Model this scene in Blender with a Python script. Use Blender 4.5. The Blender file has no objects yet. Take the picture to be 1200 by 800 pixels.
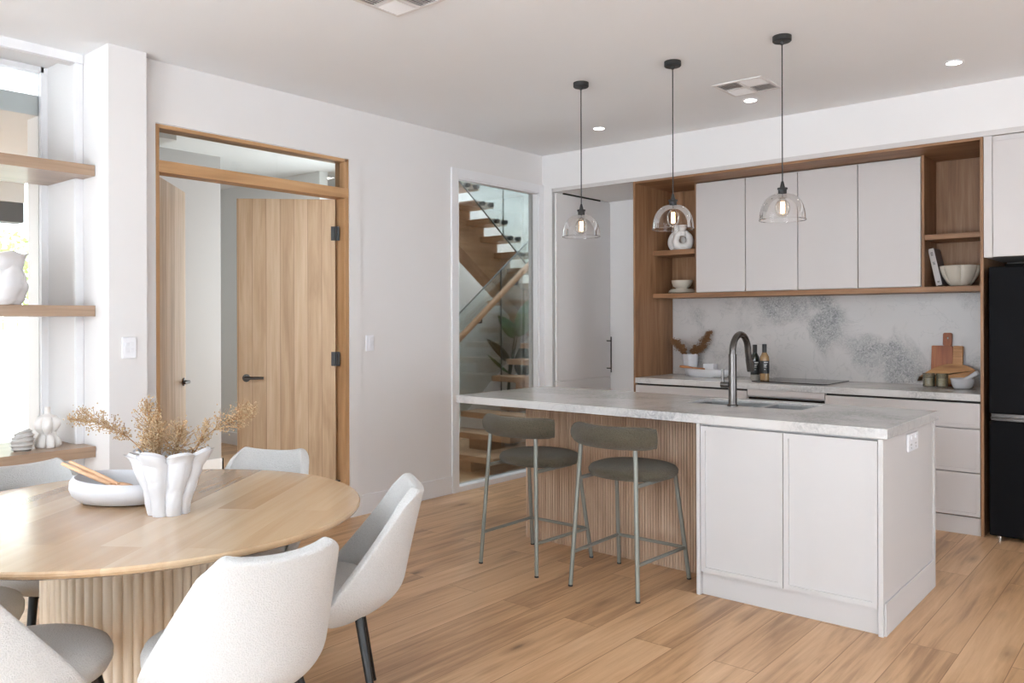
import bpy, math, random
from mathutils import Vector, Matrix, noise
random.seed(7)
sc = bpy.context.scene
COL = sc.collection
PI = math.pi

# ------------------------------------------------------------------ materials
def newmat(name):
    m = bpy.data.materials.new(name); m.use_nodes = True
    nt = m.node_tree; nt.nodes.clear()
    out = nt.nodes.new('ShaderNodeOutputMaterial')
    return m, nt, out
def srgb(r, g, b):
    f = lambda c: (c/255/12.92) if c/255 <= .04045 else ((c/255+.055)/1.055)**2.4
    return (f(r), f(g), f(b), 1)
def N(nt, t, **kw):
    n = nt.nodes.new(t)
    for k, v in kw.items():
        if k.startswith('i_'):
            n.inputs[k[2:].replace('_', ' ')].default_value = v
        else: setattr(n, k, v)
    return n
def P(name, col, rough=.5, metal=0., spec=.5, noise_amt=.03, noise_scale=6., bump=0., bump_scale=80., emit=None, estr=0., coat=0., sheen=0.):
    m, nt, out = newmat(name)
    b = N(nt, 'ShaderNodeBsdfPrincipled')
    b.inputs['Roughness'].default_value = rough
    b.inputs['Metallic'].default_value = metal
    b.inputs['Specular IOR Level'].default_value = spec
    b.inputs['Coat Weight'].default_value = coat
    b.inputs['Sheen Weight'].default_value = sheen
    tc = N(nt, 'ShaderNodeTexCoord')
    nz = N(nt, 'ShaderNodeTexNoise'); nz.inputs['Scale'].default_value = noise_scale; nz.inputs['Detail'].default_value = 3
    nt.links.new(tc.outputs['Object'], nz.inputs['Vector'])
    mx = N(nt, 'ShaderNodeMix', data_type='RGBA', blend_type='MIX')
    c = Vector(col[:3])
    mx.inputs['A'].default_value = (*(c*(1-noise_amt)), 1); mx.inputs['B'].default_value = (*(c*(1+noise_amt)), 1)
    nt.links.new(nz.outputs['Fac'], mx.inputs['Factor'])
    nt.links.new(mx.outputs['Result'], b.inputs['Base Color'])
    if bump:
        n2 = N(nt, 'ShaderNodeTexNoise'); n2.inputs['Scale'].default_value = bump_scale; n2.inputs['Detail'].default_value = 2
        nt.links.new(tc.outputs['Object'], n2.inputs['Vector'])
        bp = N(nt, 'ShaderNodeBump'); bp.inputs['Strength'].default_value = bump; bp.inputs['Distance'].default_value = .004
        nt.links.new(n2.outputs['Fac'], bp.inputs['Height']); nt.links.new(bp.outputs['Normal'], b.inputs['Normal'])
    if emit:
        b.inputs['Emission Color'].default_value = emit; b.inputs['Emission Strength'].default_value = estr
    nt.links.new(b.outputs[0], out.inputs[0])
    return m
def ramp(nt, stops):
    r = N(nt, 'ShaderNodeValToRGB'); e = r.color_ramp.elements
    while len(e) < len(stops): e.new(.5)
    for i, (p, c) in enumerate(stops): e[i].position = p; e[i].color = c
    return r
def WOOD(name, dark, mid, light, grain='Z', scale=1., rough=.5, plank=None, gap=.0, knots=False, contrast=1., bump=.1, rot=0., plank_len=50., spec=.4, plank_axes=None, offs=.37, pvar=1., coat=0.):
    """grain: axis the fibres run along.  plank: board width across, laid as boards."""
    m, nt, out = newmat(name)
    b = N(nt, 'ShaderNodeBsdfPrincipled'); b.inputs['Roughness'].default_value = rough; b.inputs['Specular IOR Level'].default_value = spec
    tc = N(nt, 'ShaderNodeTexCoord')
    mp0 = N(nt, 'ShaderNodeMapping'); mp0.inputs['Rotation'].default_value = (0, 0, rot)
    nt.links.new(tc.outputs['Object'], mp0.inputs['Vector'])
    sep = N(nt, 'ShaderNodeSeparateXYZ'); nt.links.new(mp0.outputs[0], sep.inputs[0])
    cmb = N(nt, 'ShaderNodeCombineXYZ')
    ax = {'X': ('X', 'Y', 'Z'), 'Y': ('Y', 'X', 'Z'), 'Z': ('Z', 'X', 'Y')}[grain]
    if plank_axes: ax = plank_axes
    for i, a in enumerate(ax): nt.links.new(sep.outputs[a], cmb.inputs[i])
    vec = cmb.outputs[0]        # x along the grain, y across, z depth
    fac_board = None
    if plank:
        br = N(nt, 'ShaderNodeTexBrick', offset=offs, offset_frequency=2, squash=1.)
        br.inputs['Scale'].default_value = 1.; br.inputs['Brick Width'].default_value = plank_len; br.inputs['Row Height'].default_value = plank
        br.inputs['Mortar Size'].default_value = gap; br.inputs['Mortar Smooth'].default_value = 0.; br.inputs['Bias'].default_value = 0.
        br.inputs['Color1'].default_value = (0, 0, 0, 1); br.inputs['Color2'].default_value = (1, 1, 1, 1); br.inputs['Mortar'].default_value = (.5, .5, .5, 1)
        nt.links.new(vec, br.inputs['Vector'])
        fac_board = br.outputs['Color']; mort = br.outputs['Fac']
        # shift grain per board
        sc_ = N(nt, 'ShaderNodeVectorMath', operation='SCALE'); sc_.inputs['Scale'].default_value = 7.3
        nt.links.new(fac_board, sc_.inputs[0])
        ad = N(nt, 'ShaderNodeVectorMath', operation='ADD'); nt.links.new(vec, ad.inputs[0]); nt.links.new(sc_.outputs[0], ad.inputs[1])
        vec2 = ad.outputs[0]
    else: vec2 = vec
    mp = N(nt, 'ShaderNodeMapping'); mp.inputs['Scale'].default_value = (1.3*scale, 26*scale, 26*scale)
    nt.links.new(vec2, mp.inputs['Vector'])
    n1 = N(nt, 'ShaderNodeTexNoise'); n1.inputs['Scale'].default_value = 1.; n1.inputs['Detail'].default_value = 6; n1.inputs['Roughness'].default_value = .62; n1.inputs['Distortion'].default_value = .6
    nt.links.new(mp.outputs[0], n1.inputs['Vector'])
    mpb = N(nt, 'ShaderNodeMapping'); mpb.inputs['Scale'].default_value = (.7*scale, 5*scale, 5*scale)
    nt.links.new(vec2, mpb.inputs['Vector'])
    n2 = N(nt, 'ShaderNodeTexNoise'); n2.inputs['Scale'].default_value = 1.; n2.inputs['Detail'].default_value = 3; n2.inputs['Distortion'].default_value = 1.2
    nt.links.new(mpb.outputs[0], n2.inputs['Vector'])
    a1 = N(nt, 'ShaderNodeMath', operation='MULTIPLY'); a1.inputs[1].default_value = .5; nt.links.new(n1.outputs['Fac'], a1.inputs[0])
    a2 = N(nt, 'ShaderNodeMath', operation='MULTIPLY_ADD'); a2.inputs[1].default_value = .5; nt.links.new(n2.outputs['Fac'], a2.inputs[0]); nt.links.new(a1.outputs[0], a2.inputs[2])
    val = a2.outputs[0]
    if plank:
        sepc = N(nt, 'ShaderNodeSeparateColor'); nt.links.new(fac_board, sepc.inputs[0])
        a3 = N(nt, 'ShaderNodeMath', operation='MULTIPLY_ADD'); a3.inputs[1].default_value = .26*pvar
        nt.links.new(sepc.outputs[0], a3.inputs[0]); nt.links.new(val, a3.inputs[2])
        a4 = N(nt, 'ShaderNodeMath', operation='SUBTRACT'); a4.inputs[1].default_value = .13*pvar; nt.links.new(a3.outputs[0], a4.inputs[0])
        val = a4.outputs[0]
    s = .17/contrast
    r = ramp(nt, [(.5-s, dark), (.5, mid), (.5+s, light)])
    nt.links.new(val, r.inputs[0])
    colr = r.outputs[0]
    if knots:
        mk = N(nt, 'ShaderNodeMapping'); mk.inputs['Scale'].default_value = (1.5, 4.6, 4.6); nt.links.new(vec2, mk.inputs['Vector'])
        vo = N(nt, 'ShaderNodeTexVoronoi'); vo.inputs['Scale'].default_value = 1.; nt.links.new(mk.outputs[0], vo.inputs['Vector'])
        rk = ramp(nt, [(.03, (.30, .27, .25, 1)), (.085, (.72, .70, .68, 1)), (.20, (1, 1, 1, 1))]); nt.links.new(vo.outputs['Distance'], rk.inputs[0])
        mk2 = N(nt, 'ShaderNodeMix', data_type='RGBA', blend_type='MULTIPLY'); mk2.inputs['Factor'].default_value = .9
        nt.links.new(colr, mk2.inputs['A']); nt.links.new(rk.outputs[0], mk2.inputs['B']); colr = mk2.outputs['Result']
    if plank and gap > 0:
        mg = N(nt, 'ShaderNodeMix', data_type='RGBA', blend_type='MULTIPLY'); nt.links.new(mort, mg.inputs['Factor'])
        nt.links.new(colr, mg.inputs['A']); mg.inputs['B'].default_value = (.5, .42, .36, 1); colr = mg.outputs['Result']
    nt.links.new(colr, b.inputs['Base Color'])
    bp = N(nt, 'ShaderNodeBump'); bp.inputs['Strength'].default_value = bump; bp.inputs['Distance'].default_value = .002
    nt.links.new(n1.outputs['Fac'], bp.inputs['Height']); nt.links.new(bp.outputs[0], b.inputs['Normal'])
    b.inputs['Coat Weight'].default_value = coat; b.inputs['Coat Roughness'].default_value = .16
    nt.links.new(b.outputs[0], out.inputs[0])
    return m
def MARBLE(name, base, grey, rough=.25, scale=1.6, amt=.5, fine=1., thr=(.50, .74), spots=()):
    m, nt, out = newmat(name)
    b = N(nt, 'ShaderNodeBsdfPrincipled'); b.inputs['Roughness'].default_value = rough
    tc = N(nt, 'ShaderNodeTexCoord')
    n0 = N(nt, 'ShaderNodeTexNoise'); n0.inputs['Scale'].default_value = scale; n0.inputs['Detail'].default_value = 4; n0.inputs['Distortion'].default_value = .8
    nt.links.new(tc.outputs['Object'], n0.inputs['Vector'])
    n1 = N(nt, 'ShaderNodeTexNoise'); n1.inputs['Scale'].default_value = scale*11*fine; n1.inputs['Detail'].default_value = 8; n1.inputs['Roughness'].default_value = .7; n1.inputs['Distortion'].default_value = 2.2
    nt.links.new(tc.outputs['Object'], n1.inputs['Vector'])
    src = n0.outputs['Fac']
    for c_, rad, a_ in spots:
        ds = N(nt, 'ShaderNodeVectorMath', operation='DISTANCE'); ds.inputs[1].default_value = c_; nt.links.new(tc.outputs['Object'], ds.inputs[0])
        mr = N(nt, 'ShaderNodeMapRange'); mr.interpolation_type = 'SMOOTHSTEP'; mr.inputs['From Min'].default_value = 0; mr.inputs['From Max'].default_value = rad
        mr.inputs['To Min'].default_value = a_; mr.inputs['To Max'].default_value = 0; nt.links.new(ds.outputs['Value'], mr.inputs['Value'])
        ad = N(nt, 'ShaderNodeMath', operation='ADD'); nt.links.new(src, ad.inputs[0]); nt.links.new(mr.outputs[0], ad.inputs[1]); src = ad.outputs[0]
    r0 = ramp(nt, [(thr[0], (0, 0, 0, 1)), (thr[1], (1, 1, 1, 1))]); nt.links.new(src, r0.inputs[0])
    r1 = ramp(nt, [(.38, (.15, .15, .15, 1)), (.62, (1, 1, 1, 1))]); nt.links.new(n1.outputs['Fac'], r1.inputs[0])
    mu = N(nt, 'ShaderNodeMath', operation='MULTIPLY'); nt.links.new(r0.outputs[0], mu.inputs[0]); nt.links.new(r1.outputs[0], mu.inputs[1])
    m2 = N(nt, 'ShaderNodeMath', operation='MULTIPLY'); m2.inputs[1].default_value = amt; nt.links.new(mu.outputs[0], m2.inputs[0])
    # thin veins
    n3 = N(nt, 'ShaderNodeTexNoise'); n3.inputs['Scale'].default_value = scale*1.7; n3.inputs['Detail'].default_value = 7; n3.inputs['Distortion'].default_value = 1.5
    nt.links.new(tc.outputs['Object'], n3.inputs['Vector'])
    r3 = ramp(nt, [(.485, (0, 0, 0, 1)), (.5, (1, 1, 1, 1)), (.515, (0, 0, 0, 1))]); nt.links.new(n3.outputs['Fac'], r3.inputs[0])
    m3 = N(nt, 'ShaderNodeMath', operation='MULTIPLY_ADD'); m3.inputs[1].default_value = .22*amt; nt.links.new(r3.outputs[0], m3.inputs[0]); nt.links.new(m2.outputs[0], m3.inputs[2])
    mx = N(nt, 'ShaderNodeMix', data_type='RGBA'); mx.inputs['A'].default_value = base; mx.inputs['B'].default_value = grey
    nt.links.new(m3.outputs[0], mx.inputs['Factor']); nt.links.new(mx.outputs['Result'], b.inputs['Base Color'])
    nt.links.new(b.outputs[0], out.inputs[0])
    return m
def GLASS(name, tint=(1, 1, 1, 1), ior=1.45, gloss=1., rough=.0, opac=0., col=(.8, .8, .8, 1)):
    """thin pane: clear transmission with a fresnel reflection"""
    m, nt, out = newmat(name)
    fr = N(nt, 'ShaderNodeFresnel'); fr.inputs['IOR'].default_value = ior
    tr = N(nt, 'ShaderNodeBsdfTransparent'); tr.inputs[0].default_value = tint
    gl = N(nt, 'ShaderNodeBsdfGlossy'); gl.inputs['Roughness'].default_value = rough
    mu = N(nt, 'ShaderNodeMath', operation='MULTIPLY'); mu.inputs[1].default_value = gloss; nt.links.new(fr.outputs[0], mu.inputs[0])
    mx = N(nt, 'ShaderNodeMixShader'); nt.links.new(mu.outputs[0], mx.inputs[0])
    if opac:
        df = N(nt, 'ShaderNodeBsdfDiffuse'); df.inputs[0].default_value = col
        m0 = N(nt, 'ShaderNodeMixShader'); m0.inputs[0].default_value = opac
        nt.links.new(tr.outputs[0], m0.inputs[1]); nt.links.new(df.outputs[0], m0.inputs[2]); nt.links.new(m0.outputs[0], mx.inputs[1])
    else: nt.links.new(tr.outputs[0], mx.inputs[1])
    nt.links.new(gl.outputs[0], mx.inputs[2])
    nt.links.new(mx.outputs[0], out.inputs[0])
    return m
def EMIT(name, col, s):
    m, nt, out = newmat(name); e = N(nt, 'ShaderNodeEmission'); e.inputs[0].default_value = col; e.inputs[1].default_value = s
    nt.links.new(e.outputs[0], out.inputs[0]); return m
def BOUCLE(name, col, k=1., bump=.35, dk=.92):
    m, nt, out = newmat(name)
    b = N(nt, 'ShaderNodeBsdfPrincipled'); b.inputs['Roughness'].default_value = .95; b.inputs['Specular IOR Level'].default_value = .1
    b.inputs['Sheen Weight'].default_value = .15
    tc = N(nt, 'ShaderNodeTexCoord')
    v = N(nt, 'ShaderNodeTexVoronoi'); v.inputs['Scale'].default_value = 240*k; nt.links.new(tc.outputs['Object'], v.inputs['Vector'])
    nz = N(nt, 'ShaderNodeTexNoise'); nz.inputs['Scale'].default_value = 150*k; nz.inputs['Detail'].default_value = 3; nt.links.new(tc.outputs['Object'], nz.inputs['Vector'])
    r = ramp(nt, [(.0, (*[c*1.03 for c in col[:3]], 1)), (.75, (*[c*dk for c in col[:3]], 1))]); nt.links.new(v.outputs['Distance'], r.inputs[0])
    nt.links.new(r.outputs[0], b.inputs['Base Color'])
    ad = N(nt, 'ShaderNodeMath', operation='ADD'); nt.links.new(v.outputs['Distance'], ad.inputs[0]); nt.links.new(nz.outputs['Fac'], ad.inputs[1])
    bp = N(nt, 'ShaderNodeBump', invert=True); bp.inputs['Strength'].default_value = bump; bp.inputs['Distance'].default_value = .004
    nt.links.new(ad.outputs[0], bp.inputs['Height']); nt.links.new(bp.outputs[0], b.inputs['Normal'])
    nt.links.new(b.outputs[0], out.inputs[0]); return m

M = {}
TDIR = 125.
M['wall'] = P('wall_paint', (.75, .73, .72), .75, spec=.25, noise_amt=.008)
M['ceil'] = P('ceiling_paint', (.83, .835, .845), .85, spec=.15, noise_amt=.008)
M['trim'] = P('trim_paint', (.77, .765, .775), .5, noise_amt=.006)
M['cab'] = P('kitchen_cabinet_cream', (.56, .525, .51), .5, noise_amt=.01)
M['islandwhite'] = P('island_white', (.55, .535, .53), .5, noise_amt=.008)
M['floor'] = WOOD('oak_floor', srgb(154, 118, 86), srgb(198, 158, 119), srgb(216, 179, 141), 'Y', scale=1.35, rough=.34, plank=.19, gap=.0016, knots=True, plank_len=1.9, bump=.08, contrast=1.0, pvar=.55)
M['doorwood'] = WOOD('door_oak', srgb(166, 136, 104), srgb(193, 164, 131), srgb(209, 184, 153), 'Z', scale=1.5, rough=.5, plank=.096, gap=.0012, bump=.08, contrast=.8, pvar=.7, plank_axes=('Z', 'X', 'Y'))
M['frameoak'] = WOOD('frame_oak', srgb(150, 110, 74), srgb(180, 139, 98), srgb(202, 163, 122), 'Z', rough=.5, contrast=.8)
M['frameoakY'] = WOOD('frame_oak_h', srgb(150, 110, 74), srgb(186, 145, 103), srgb(206, 167, 126), 'Y', rough=.5, contrast=.8)
M['kitoak'] = WOOD('kitchen_oak_veneer', srgb(106, 74, 50), srgb(142, 104, 73), srgb(168, 130, 98), 'Z', scale=1.4, rough=.5, contrast=.85)
M['kitoakX'] = WOOD('kitchen_oak_veneer_h', srgb(106, 74, 50), srgb(142, 104, 73), srgb(168, 130, 98), 'X', scale=1.4, rough=.5, contrast=.85)
M['shelfoak'] = WOOD('shelf_oak', srgb(132, 108, 88), srgb(164, 138, 116), srgb(184, 160, 138), 'Y', scale=1.2, rough=.3, contrast=.7)
M['table'] = WOOD('table_blond_oak', srgb(158, 124, 90), srgb(182, 150, 115), srgb(200, 174, 142), 'X', scale=.7, rough=.26, plank=.13, plank_len=1.3, gap=.0, contrast=.6, rot=math.radians(-TDIR), bump=.02, pvar=2.0, spec=.5, coat=.45)
M['flute'] = WOOD('pedestal_flute_oak', srgb(196, 172, 142), srgb(226, 209, 186), srgb(238, 226, 210), 'Z', scale=.9, rough=.45, contrast=.9)
M['slat'] = WOOD('island_slat_oak', srgb(150, 122, 98), srgb(190, 162, 138), srgb(212, 188, 166), 'Z', scale=1.2, rough=.5, contrast=.8)
M['stairoak'] = WOOD('stair_oak', srgb(160, 122, 92), srgb(192, 155, 122), srgb(208, 174, 142), 'X', rough=.4, contrast=.6)
M['stairoakY'] = WOOD('stair_oak_y', srgb(150, 108, 76), srgb(184, 142, 106), srgb(204, 164, 130), 'Y', rough=.4, contrast=.6)
M['boarddark'] = WOOD('acacia_dark', srgb(110, 56, 28), srgb(150, 84, 46), srgb(176, 112, 68), 'Z', scale=2, rough=.4)
M['boardlight'] = WOOD('acacia_honey', srgb(134, 88, 48), srgb(176, 126, 76), srgb(205, 158, 104), 'X', scale=2, rough=.4)
M['spoon'] = WOOD('beech_servers', srgb(205, 160, 124), srgb(224, 182, 146), srgb(236, 200, 166), 'X', scale=2, rough=.5)
M['spoondark'] = WOOD('olive_spoon', srgb(140, 88, 45), srgb(176, 116, 66), srgb(196, 140, 86), 'X', scale=2, rough=.5)
M['marble'] = MARBLE('marble_worktop', srgb(208, 206, 204), srgb(132, 132, 134), .16, 1.7, .75, 1.3, (.43, .68))
M['splash'] = MARBLE('marble_splashback', srgb(196, 191, 188), srgb(104, 107, 108), .3, 2.6, .85, 1.3, (.52, .72), [((-0.358, -0.015, 0.643), 0.22000000000000003, 0.196), ((-0.005, -0.015, 0.568), 0.33, 0.294), ((0.13, -0.015, 0.363), 0.2475, 0.235), ((0.389, -0.015, 0.279), 0.25, 0.18), ((0.664, -0.015, 0.156), 0.25, 0.167), ((0.356, -0.015, 0.047), 0.2, 0.128), ((-1.06, -0.015, 0.557), 0.2, 0.09), ((-1.086, -0.015, 0.14), 0.22499999999999998, 0.09), ((1.093, -0.015, 0.617), 0.17500000000000002, 0.154)])
M['boucle'] = BOUCLE('white_boucle', (.56, .555, .545), 1., .4)
M['olive'] = BOUCLE('olive_boucle', srgb(98, 91, 76), .8, .8, .62)
M['steelpaint'] = P('sage_grey_steel', srgb(132, 134, 127), .4, metal=.25, noise_amt=.01)
M['rubber'] = P('black_rubber', (.02, .02, .02, 1), .7)
M['blacklegs'] = P('black_metal', (.012, .012, .012, 1), .35, metal=.2)
M['black'] = P('matt_black', (.015, .015, .015, 1), .5)
M['bronze'] = P('dark_bronze_handle', (.055, .048, .042, 1), .35, metal=.8)
M['gunmetal'] = P('gunmetal', (.12, .11, .105, 1), .24, metal=1.)
M['chrome'] = P('chrome', (.7, .7, .7, 1), .15, metal=1.)
M['sinksteel'] = P('sink_steel', (.50, .50, .50, 1), .30, metal=1.)
M['fridge'] = P('fridge_black', (.004, .004, .005, 1), .6, spec=.09)
M['void'] = P('dark_recess_gap_shade', (.02, .018, .016, 1), .8)  # dark fridge recess lining; also paints the shade in joinery gaps
M['ceramic'] = P('matt_white_ceramic', (.62, .62, .64), .6, noise_amt=.01, bump=.05, bump_scale=60)
M['gloss'] = P('gloss_white_ceramic', (.74, .73, .74), .12, coat=.4, noise_amt=.01)
M['stone'] = P('raw_grey_ceramic', (.50, .48, .455), .8, bump=.2, bump_scale=120, noise_amt=.1, noise_scale=30)
M['stonedark'] = P('stoneware_edges', (.30, .28, .25), .8, noise_amt=.3, noise_scale=40)
M['plaster'] = P('plaster_white', (.74, .71, .68), .8, bump=.12, bump_scale=90)
M['bowlclay'] = P('cream_clay', (.56, .51, .43), .7, noise_amt=.05)
M['dry'] = P('dried_flower_beads', srgb(178, 152, 118), .9, noise_amt=.45, noise_scale=60)
M['drystem'] = P('dried_stem', srgb(150, 110, 70), .9)
M['drybrown'] = P('dried_brown_sprig', srgb(128, 92, 60), .9, noise_amt=.35, noise_scale=60)
M['leaf'] = P('paddle_leaf', srgb(64, 128, 58), .4, noise_amt=.2, noise_scale=8)
M['leafdark'] = P('paddle_leaf_dark', srgb(34, 62, 40), .45, noise_amt=.2, noise_scale=8)
M['stem'] = P('plant_stem', srgb(40, 56, 34), .5)
M['bottle'] = P('bottle_dark_glass', (.012, .016, .012, 1), .08, coat=.3)
M['amber'] = P('oil_amber', srgb(152, 120, 80), .1, coat=.3)
M['label'] = P('black_label', (.012, .012, .012, 1), .5)
M['labelprint'] = P('label_print', (.6, .6, .58, 1), .6)
M['bottleclear'] = P('bottle_clear_base', srgb(150, 146, 140), .1)
M['jar'] = GLASS('olive_jar_glass', (.86, .84, .76, 1), 1.45, .8, .03, .22, srgb(165, 160, 138))
M['wax'] = P('amber_wax', srgb(186, 170, 138), .6)
M['bookcover'] = P('book_cover_grey', srgb(120, 110, 110), .6, noise_amt=.25, noise_scale=25)
M['bookspine'] = P('book_spine_pale', srgb(190, 184, 182), .6)
M['paper'] = P('paper', (.75, .73, .70), .8)
M['ink'] = P('ink', (.08, .075, .075, 1), .7)
M['glass'] = GLASS('window_glass', (.95, .97, .97, 1), 1.45, .8)
M['stairglass'] = GLASS('balustrade_glass', (.90, .935, .925, 1), 1.4, .3)
M['glassedge'] = P('glass_edge_dark', (.02, .03, .028, 1), .3)
M['winglass'] = GLASS('stair_window_glass', (.88, .90, .90, 1), 1.45, .5)
M['pendglass'] = GLASS('pendant_glass', (.99, .985, .98, 1), 1.38, .8)
M['bulbglass'] = GLASS('bulb_glass', (1., .97, .93, 1), 1.4, .6)
M['filament'] = EMIT('filament', (1., .62, .32, 1), 22.)
M['led'] = EMIT('downlight_led', (1., .95, .88, 1), 14.)
M['plastic'] = P('white_plastic', (.80, .80, .83), .35, noise_amt=.005)
M['ventwhite'] = P('vent_white', (.70, .665, .65), .5)
M['bouncefloor'] = P('pale_bounce_floor', (.72, .72, .72, 1), .95)  # for the added floor that bounces neutral light
M['pantry'] = P('pantry_white', (.83, .81, .80), .5, noise_amt=.01)
M['ventgrey'] = P('vent_grey', (.30, .285, .275, 1), .8)
M['deck'] = P('pale_paving', (.7, .7, .68), .8, noise_amt=.05)
M['render'] = P('white_render', (.85, .85, .84), .8)
M['fascia'] = P('charcoal_fascia', (.10, .10, .10, 1), .6)
M['greige'] = P('hall_wall_paint', (.42, .40, .39), .8, noise_amt=.01)
M['hallgrey'] = P('hall_grey_green', (.78, .79, .78), .7, noise_amt=.01)
M['pot'] = P('plant_pot', (.4, .38, .36), .7)
M['foliage'] = P('tree_foliage', srgb(176, 200, 130), .7, noise_amt=.45, noise_scale=10)
M['bark'] = P('bark', srgb(90, 70, 50), .9)
M['oven'] = P('oven_black_glass', (.01, .01, .01, 1), .1)

# ------------------------------------------------------------------ mesh builder
class MB:
    def __init__(s, o=(0, 0, 0)): s.v = []; s.f = []; s.o = Vector(o)
    def add(s, vs, fs):
        n = len(s.v); s.v += [Vector(p)-s.o for p in vs]; s.f += [tuple(i+n for i in f) for f in fs]; return s
    def box(s, x0, x1, y0, y1, z0, z1):
        vs = [(x, y, z) for z in (z0, z1) for y in (y0, y1) for x in (x0, x1)]
        return s.add(vs, [(0, 2, 3, 1), (4, 5, 7, 6), (0, 1, 5, 4), (2, 6, 7, 3), (0, 4, 6, 2), (1, 3, 7, 5)])
    def loft(s, rings, cap0=True, cap1=True, closed=True):
        n = len(rings[0]); vs = [p for r in rings for p in r]; fs = []
        for i in range(len(rings)-1):
            for j in range(n if closed else n-1):
                k = (j+1) % n; fs.append((i*n+j, i*n+k, (i+1)*n+k, (i+1)*n+j))
        if cap0: fs.append(tuple(reversed(range(n))))
        if cap1: fs.append(tuple(range((len(rings)-1)*n, len(rings)*n)))
        return s.add(vs, fs)
    def lathe(s, prof, c=(0, 0, 0), n=32, cap0=True, cap1=True):
        return s.loft([[(c[0]+r*math.cos(2*PI*j/n), c[1]+r*math.sin(2*PI*j/n), c[2]+z) for j in range(n)] for r, z in prof], cap0, cap1)
    def tube(s, pts, r, n=10, caps=True):
        pts = [Vector(p) for p in pts]; k = len(pts); rs = r if isinstance(r, (list, tuple)) else [r]*k
        rings = []; up = None
        for i, p in enumerate(pts):
            t = (pts[min(i+1, k-1)]-pts[max(i-1, 0)]).normalized()
            if up is None:
                a = Vector((0, 0, 1)) if abs(t.z) < .9 else Vector((1, 0, 0)); up = (a-t*a.dot(t)).normalized()
            else: up = (up-t*up.dot(t)).normalized()
            b = t.cross(up)
            rings.append([p+(up*math.cos(2*PI*j/n)+b*math.sin(2*PI*j/n))*rs[i] for j in range(n)])
        return s.loft(rings, caps, caps)
    def prism(s, poly, fn0, fn1):
        return s.loft([[fn0(*p) for p in poly], [fn1(*p) for p in poly]])
    def build(s, name, mat, parent=None, smooth=30, bevel=0., seg=2, loc=None, kind=None):
        me = bpy.data.meshes.new(name); me.from_pydata([tuple(p) for p in s.v], [], s.f); me.update()
        import bmesh
        bm = bmesh.new(); bm.from_mesh(me); bmesh.ops.recalc_face_normals(bm, faces=bm.faces); bm.to_mesh(me); bm.free()
        o = bpy.data.objects.new(name, me); COL.objects.link(o)
        if mat: me.materials.append(M[mat] if isinstance(mat, str) else mat)
        if smooth:
            me.shade_smooth(); me.set_sharp_from_angle(angle=math.radians(smooth))
        if bevel:
            b = o.modifiers.new('bevel', 'BEVEL'); b.width = bevel; b.segments = seg; b.limit_method = 'ANGLE'; b.angle_limit = math.radians(40)
        if parent: o.parent = parent
        elif loc is not None: o.location = loc
        else: o.location = s.o
        if kind: o['kind'] = kind
        return o
def tag(o, label, cat, group=None):
    o['label'] = label; o['category'] = cat
    if group: o['group'] = group
    return o
def thing(name, label, cat, loc=(0, 0, 0), rotz=0., group=None):
    o = bpy.data.objects.new(name, None); COL.objects.link(o); o.empty_display_size = .1
    o.location = loc; o.rotation_euler = (0, 0, rotz); return tag(o, label, cat, group)
def struct(name, mb, mat, parent=None, **k):
    o = mb.build(name, mat, parent, **k)
    if not parent: o['kind'] = 'structure'
    return o
def dup(root, loc, rotz, label, group=None):
    r = root.copy(); COL.objects.link(r); r.location = loc; r.rotation_euler = (0, 0, rotz); r['label'] = label
    if group: r['group'] = group
    for ch in list(root.children):
        c = ch.copy(); COL.objects.link(c); c.parent = r
        for g in list(ch.children):
            d = g.copy(); COL.objects.link(d); d.parent = c
    return r
def rring(hx, hy, z, n=40, p=2.6, cx=0, cy=0):
    out = []
    for j in range(n):
        a = 2*PI*j/n; c, s_ = math.cos(a), math.sin(a)
        out.append((cx+hx*math.copysign(abs(c)**(2/p), c), cy+hy*math.copysign(abs(s_)**(2/p), s_), z))
    return out

# ------------------------------------------------------------------ constants of the place
XW = -4.615; HC = 2.913; YB = 5.945; YS = 6.60
T = .105; XB = XW-T            # back face of the left wall

# ------------------------------------------------------------------ shell
fl = MB().box(-9.2, 4.4, -6.4, 10.0, -.12, 0)
struct('floor', fl, 'floor', smooth=0)
struct('floor_bounce', MB().box(-4.85, 4.15, -6.05, -1.3, -.02, .012), 'bouncefloor', smooth=0)  # added unseen pale floor, bounces neutral light up to the ceiling
c = MB()
c.box(-4.95, 4.4, -6.4, 6.95, HC, HC+.15)
struct('ceiling', c, 'ceil', smooth=0)
c = MB().box(-8.8, XB-.0, 2.05, 5.1, HC, HC+.15)
c.box(-8.8, -6.80, 5.1, 6.2, HC, HC+.15); c.box(-6.80, XB, 5.1, 5.56, HC, HC+.15)  # second slab added to keep stair light off the hall recess
struct('ceiling_hall', c, 'ceil', smooth=0)
# left wall with the double door and the stair window
w = MB()
dY0, dY1, dZ = 2.293, 3.697, 2.547
sY0, sY1, sZ0, sZ1 = 4.806, 5.872, .045, 2.566
w.box(XB, XW, 2.19, dY0, 0, HC)
w.box(XB, XW, dY0, dY1, dZ, HC)
w.box(XB, XW, dY1, sY0, 0, HC)
w.box(XB, XW, sY0, sY1, sZ1, HC)
w.box(XB, XW, sY0, sY1, 0, sZ0-.02)
w.box(XB, XW, sY1, 6.95, 0, HC)
struct('wall_left', w, 'wall', smooth=0)
w = MB().box(-4.80, -4.527, 1.988, 2.198, 0, HC)
struct('wall_column', w, 'wall', smooth=0)
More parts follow.
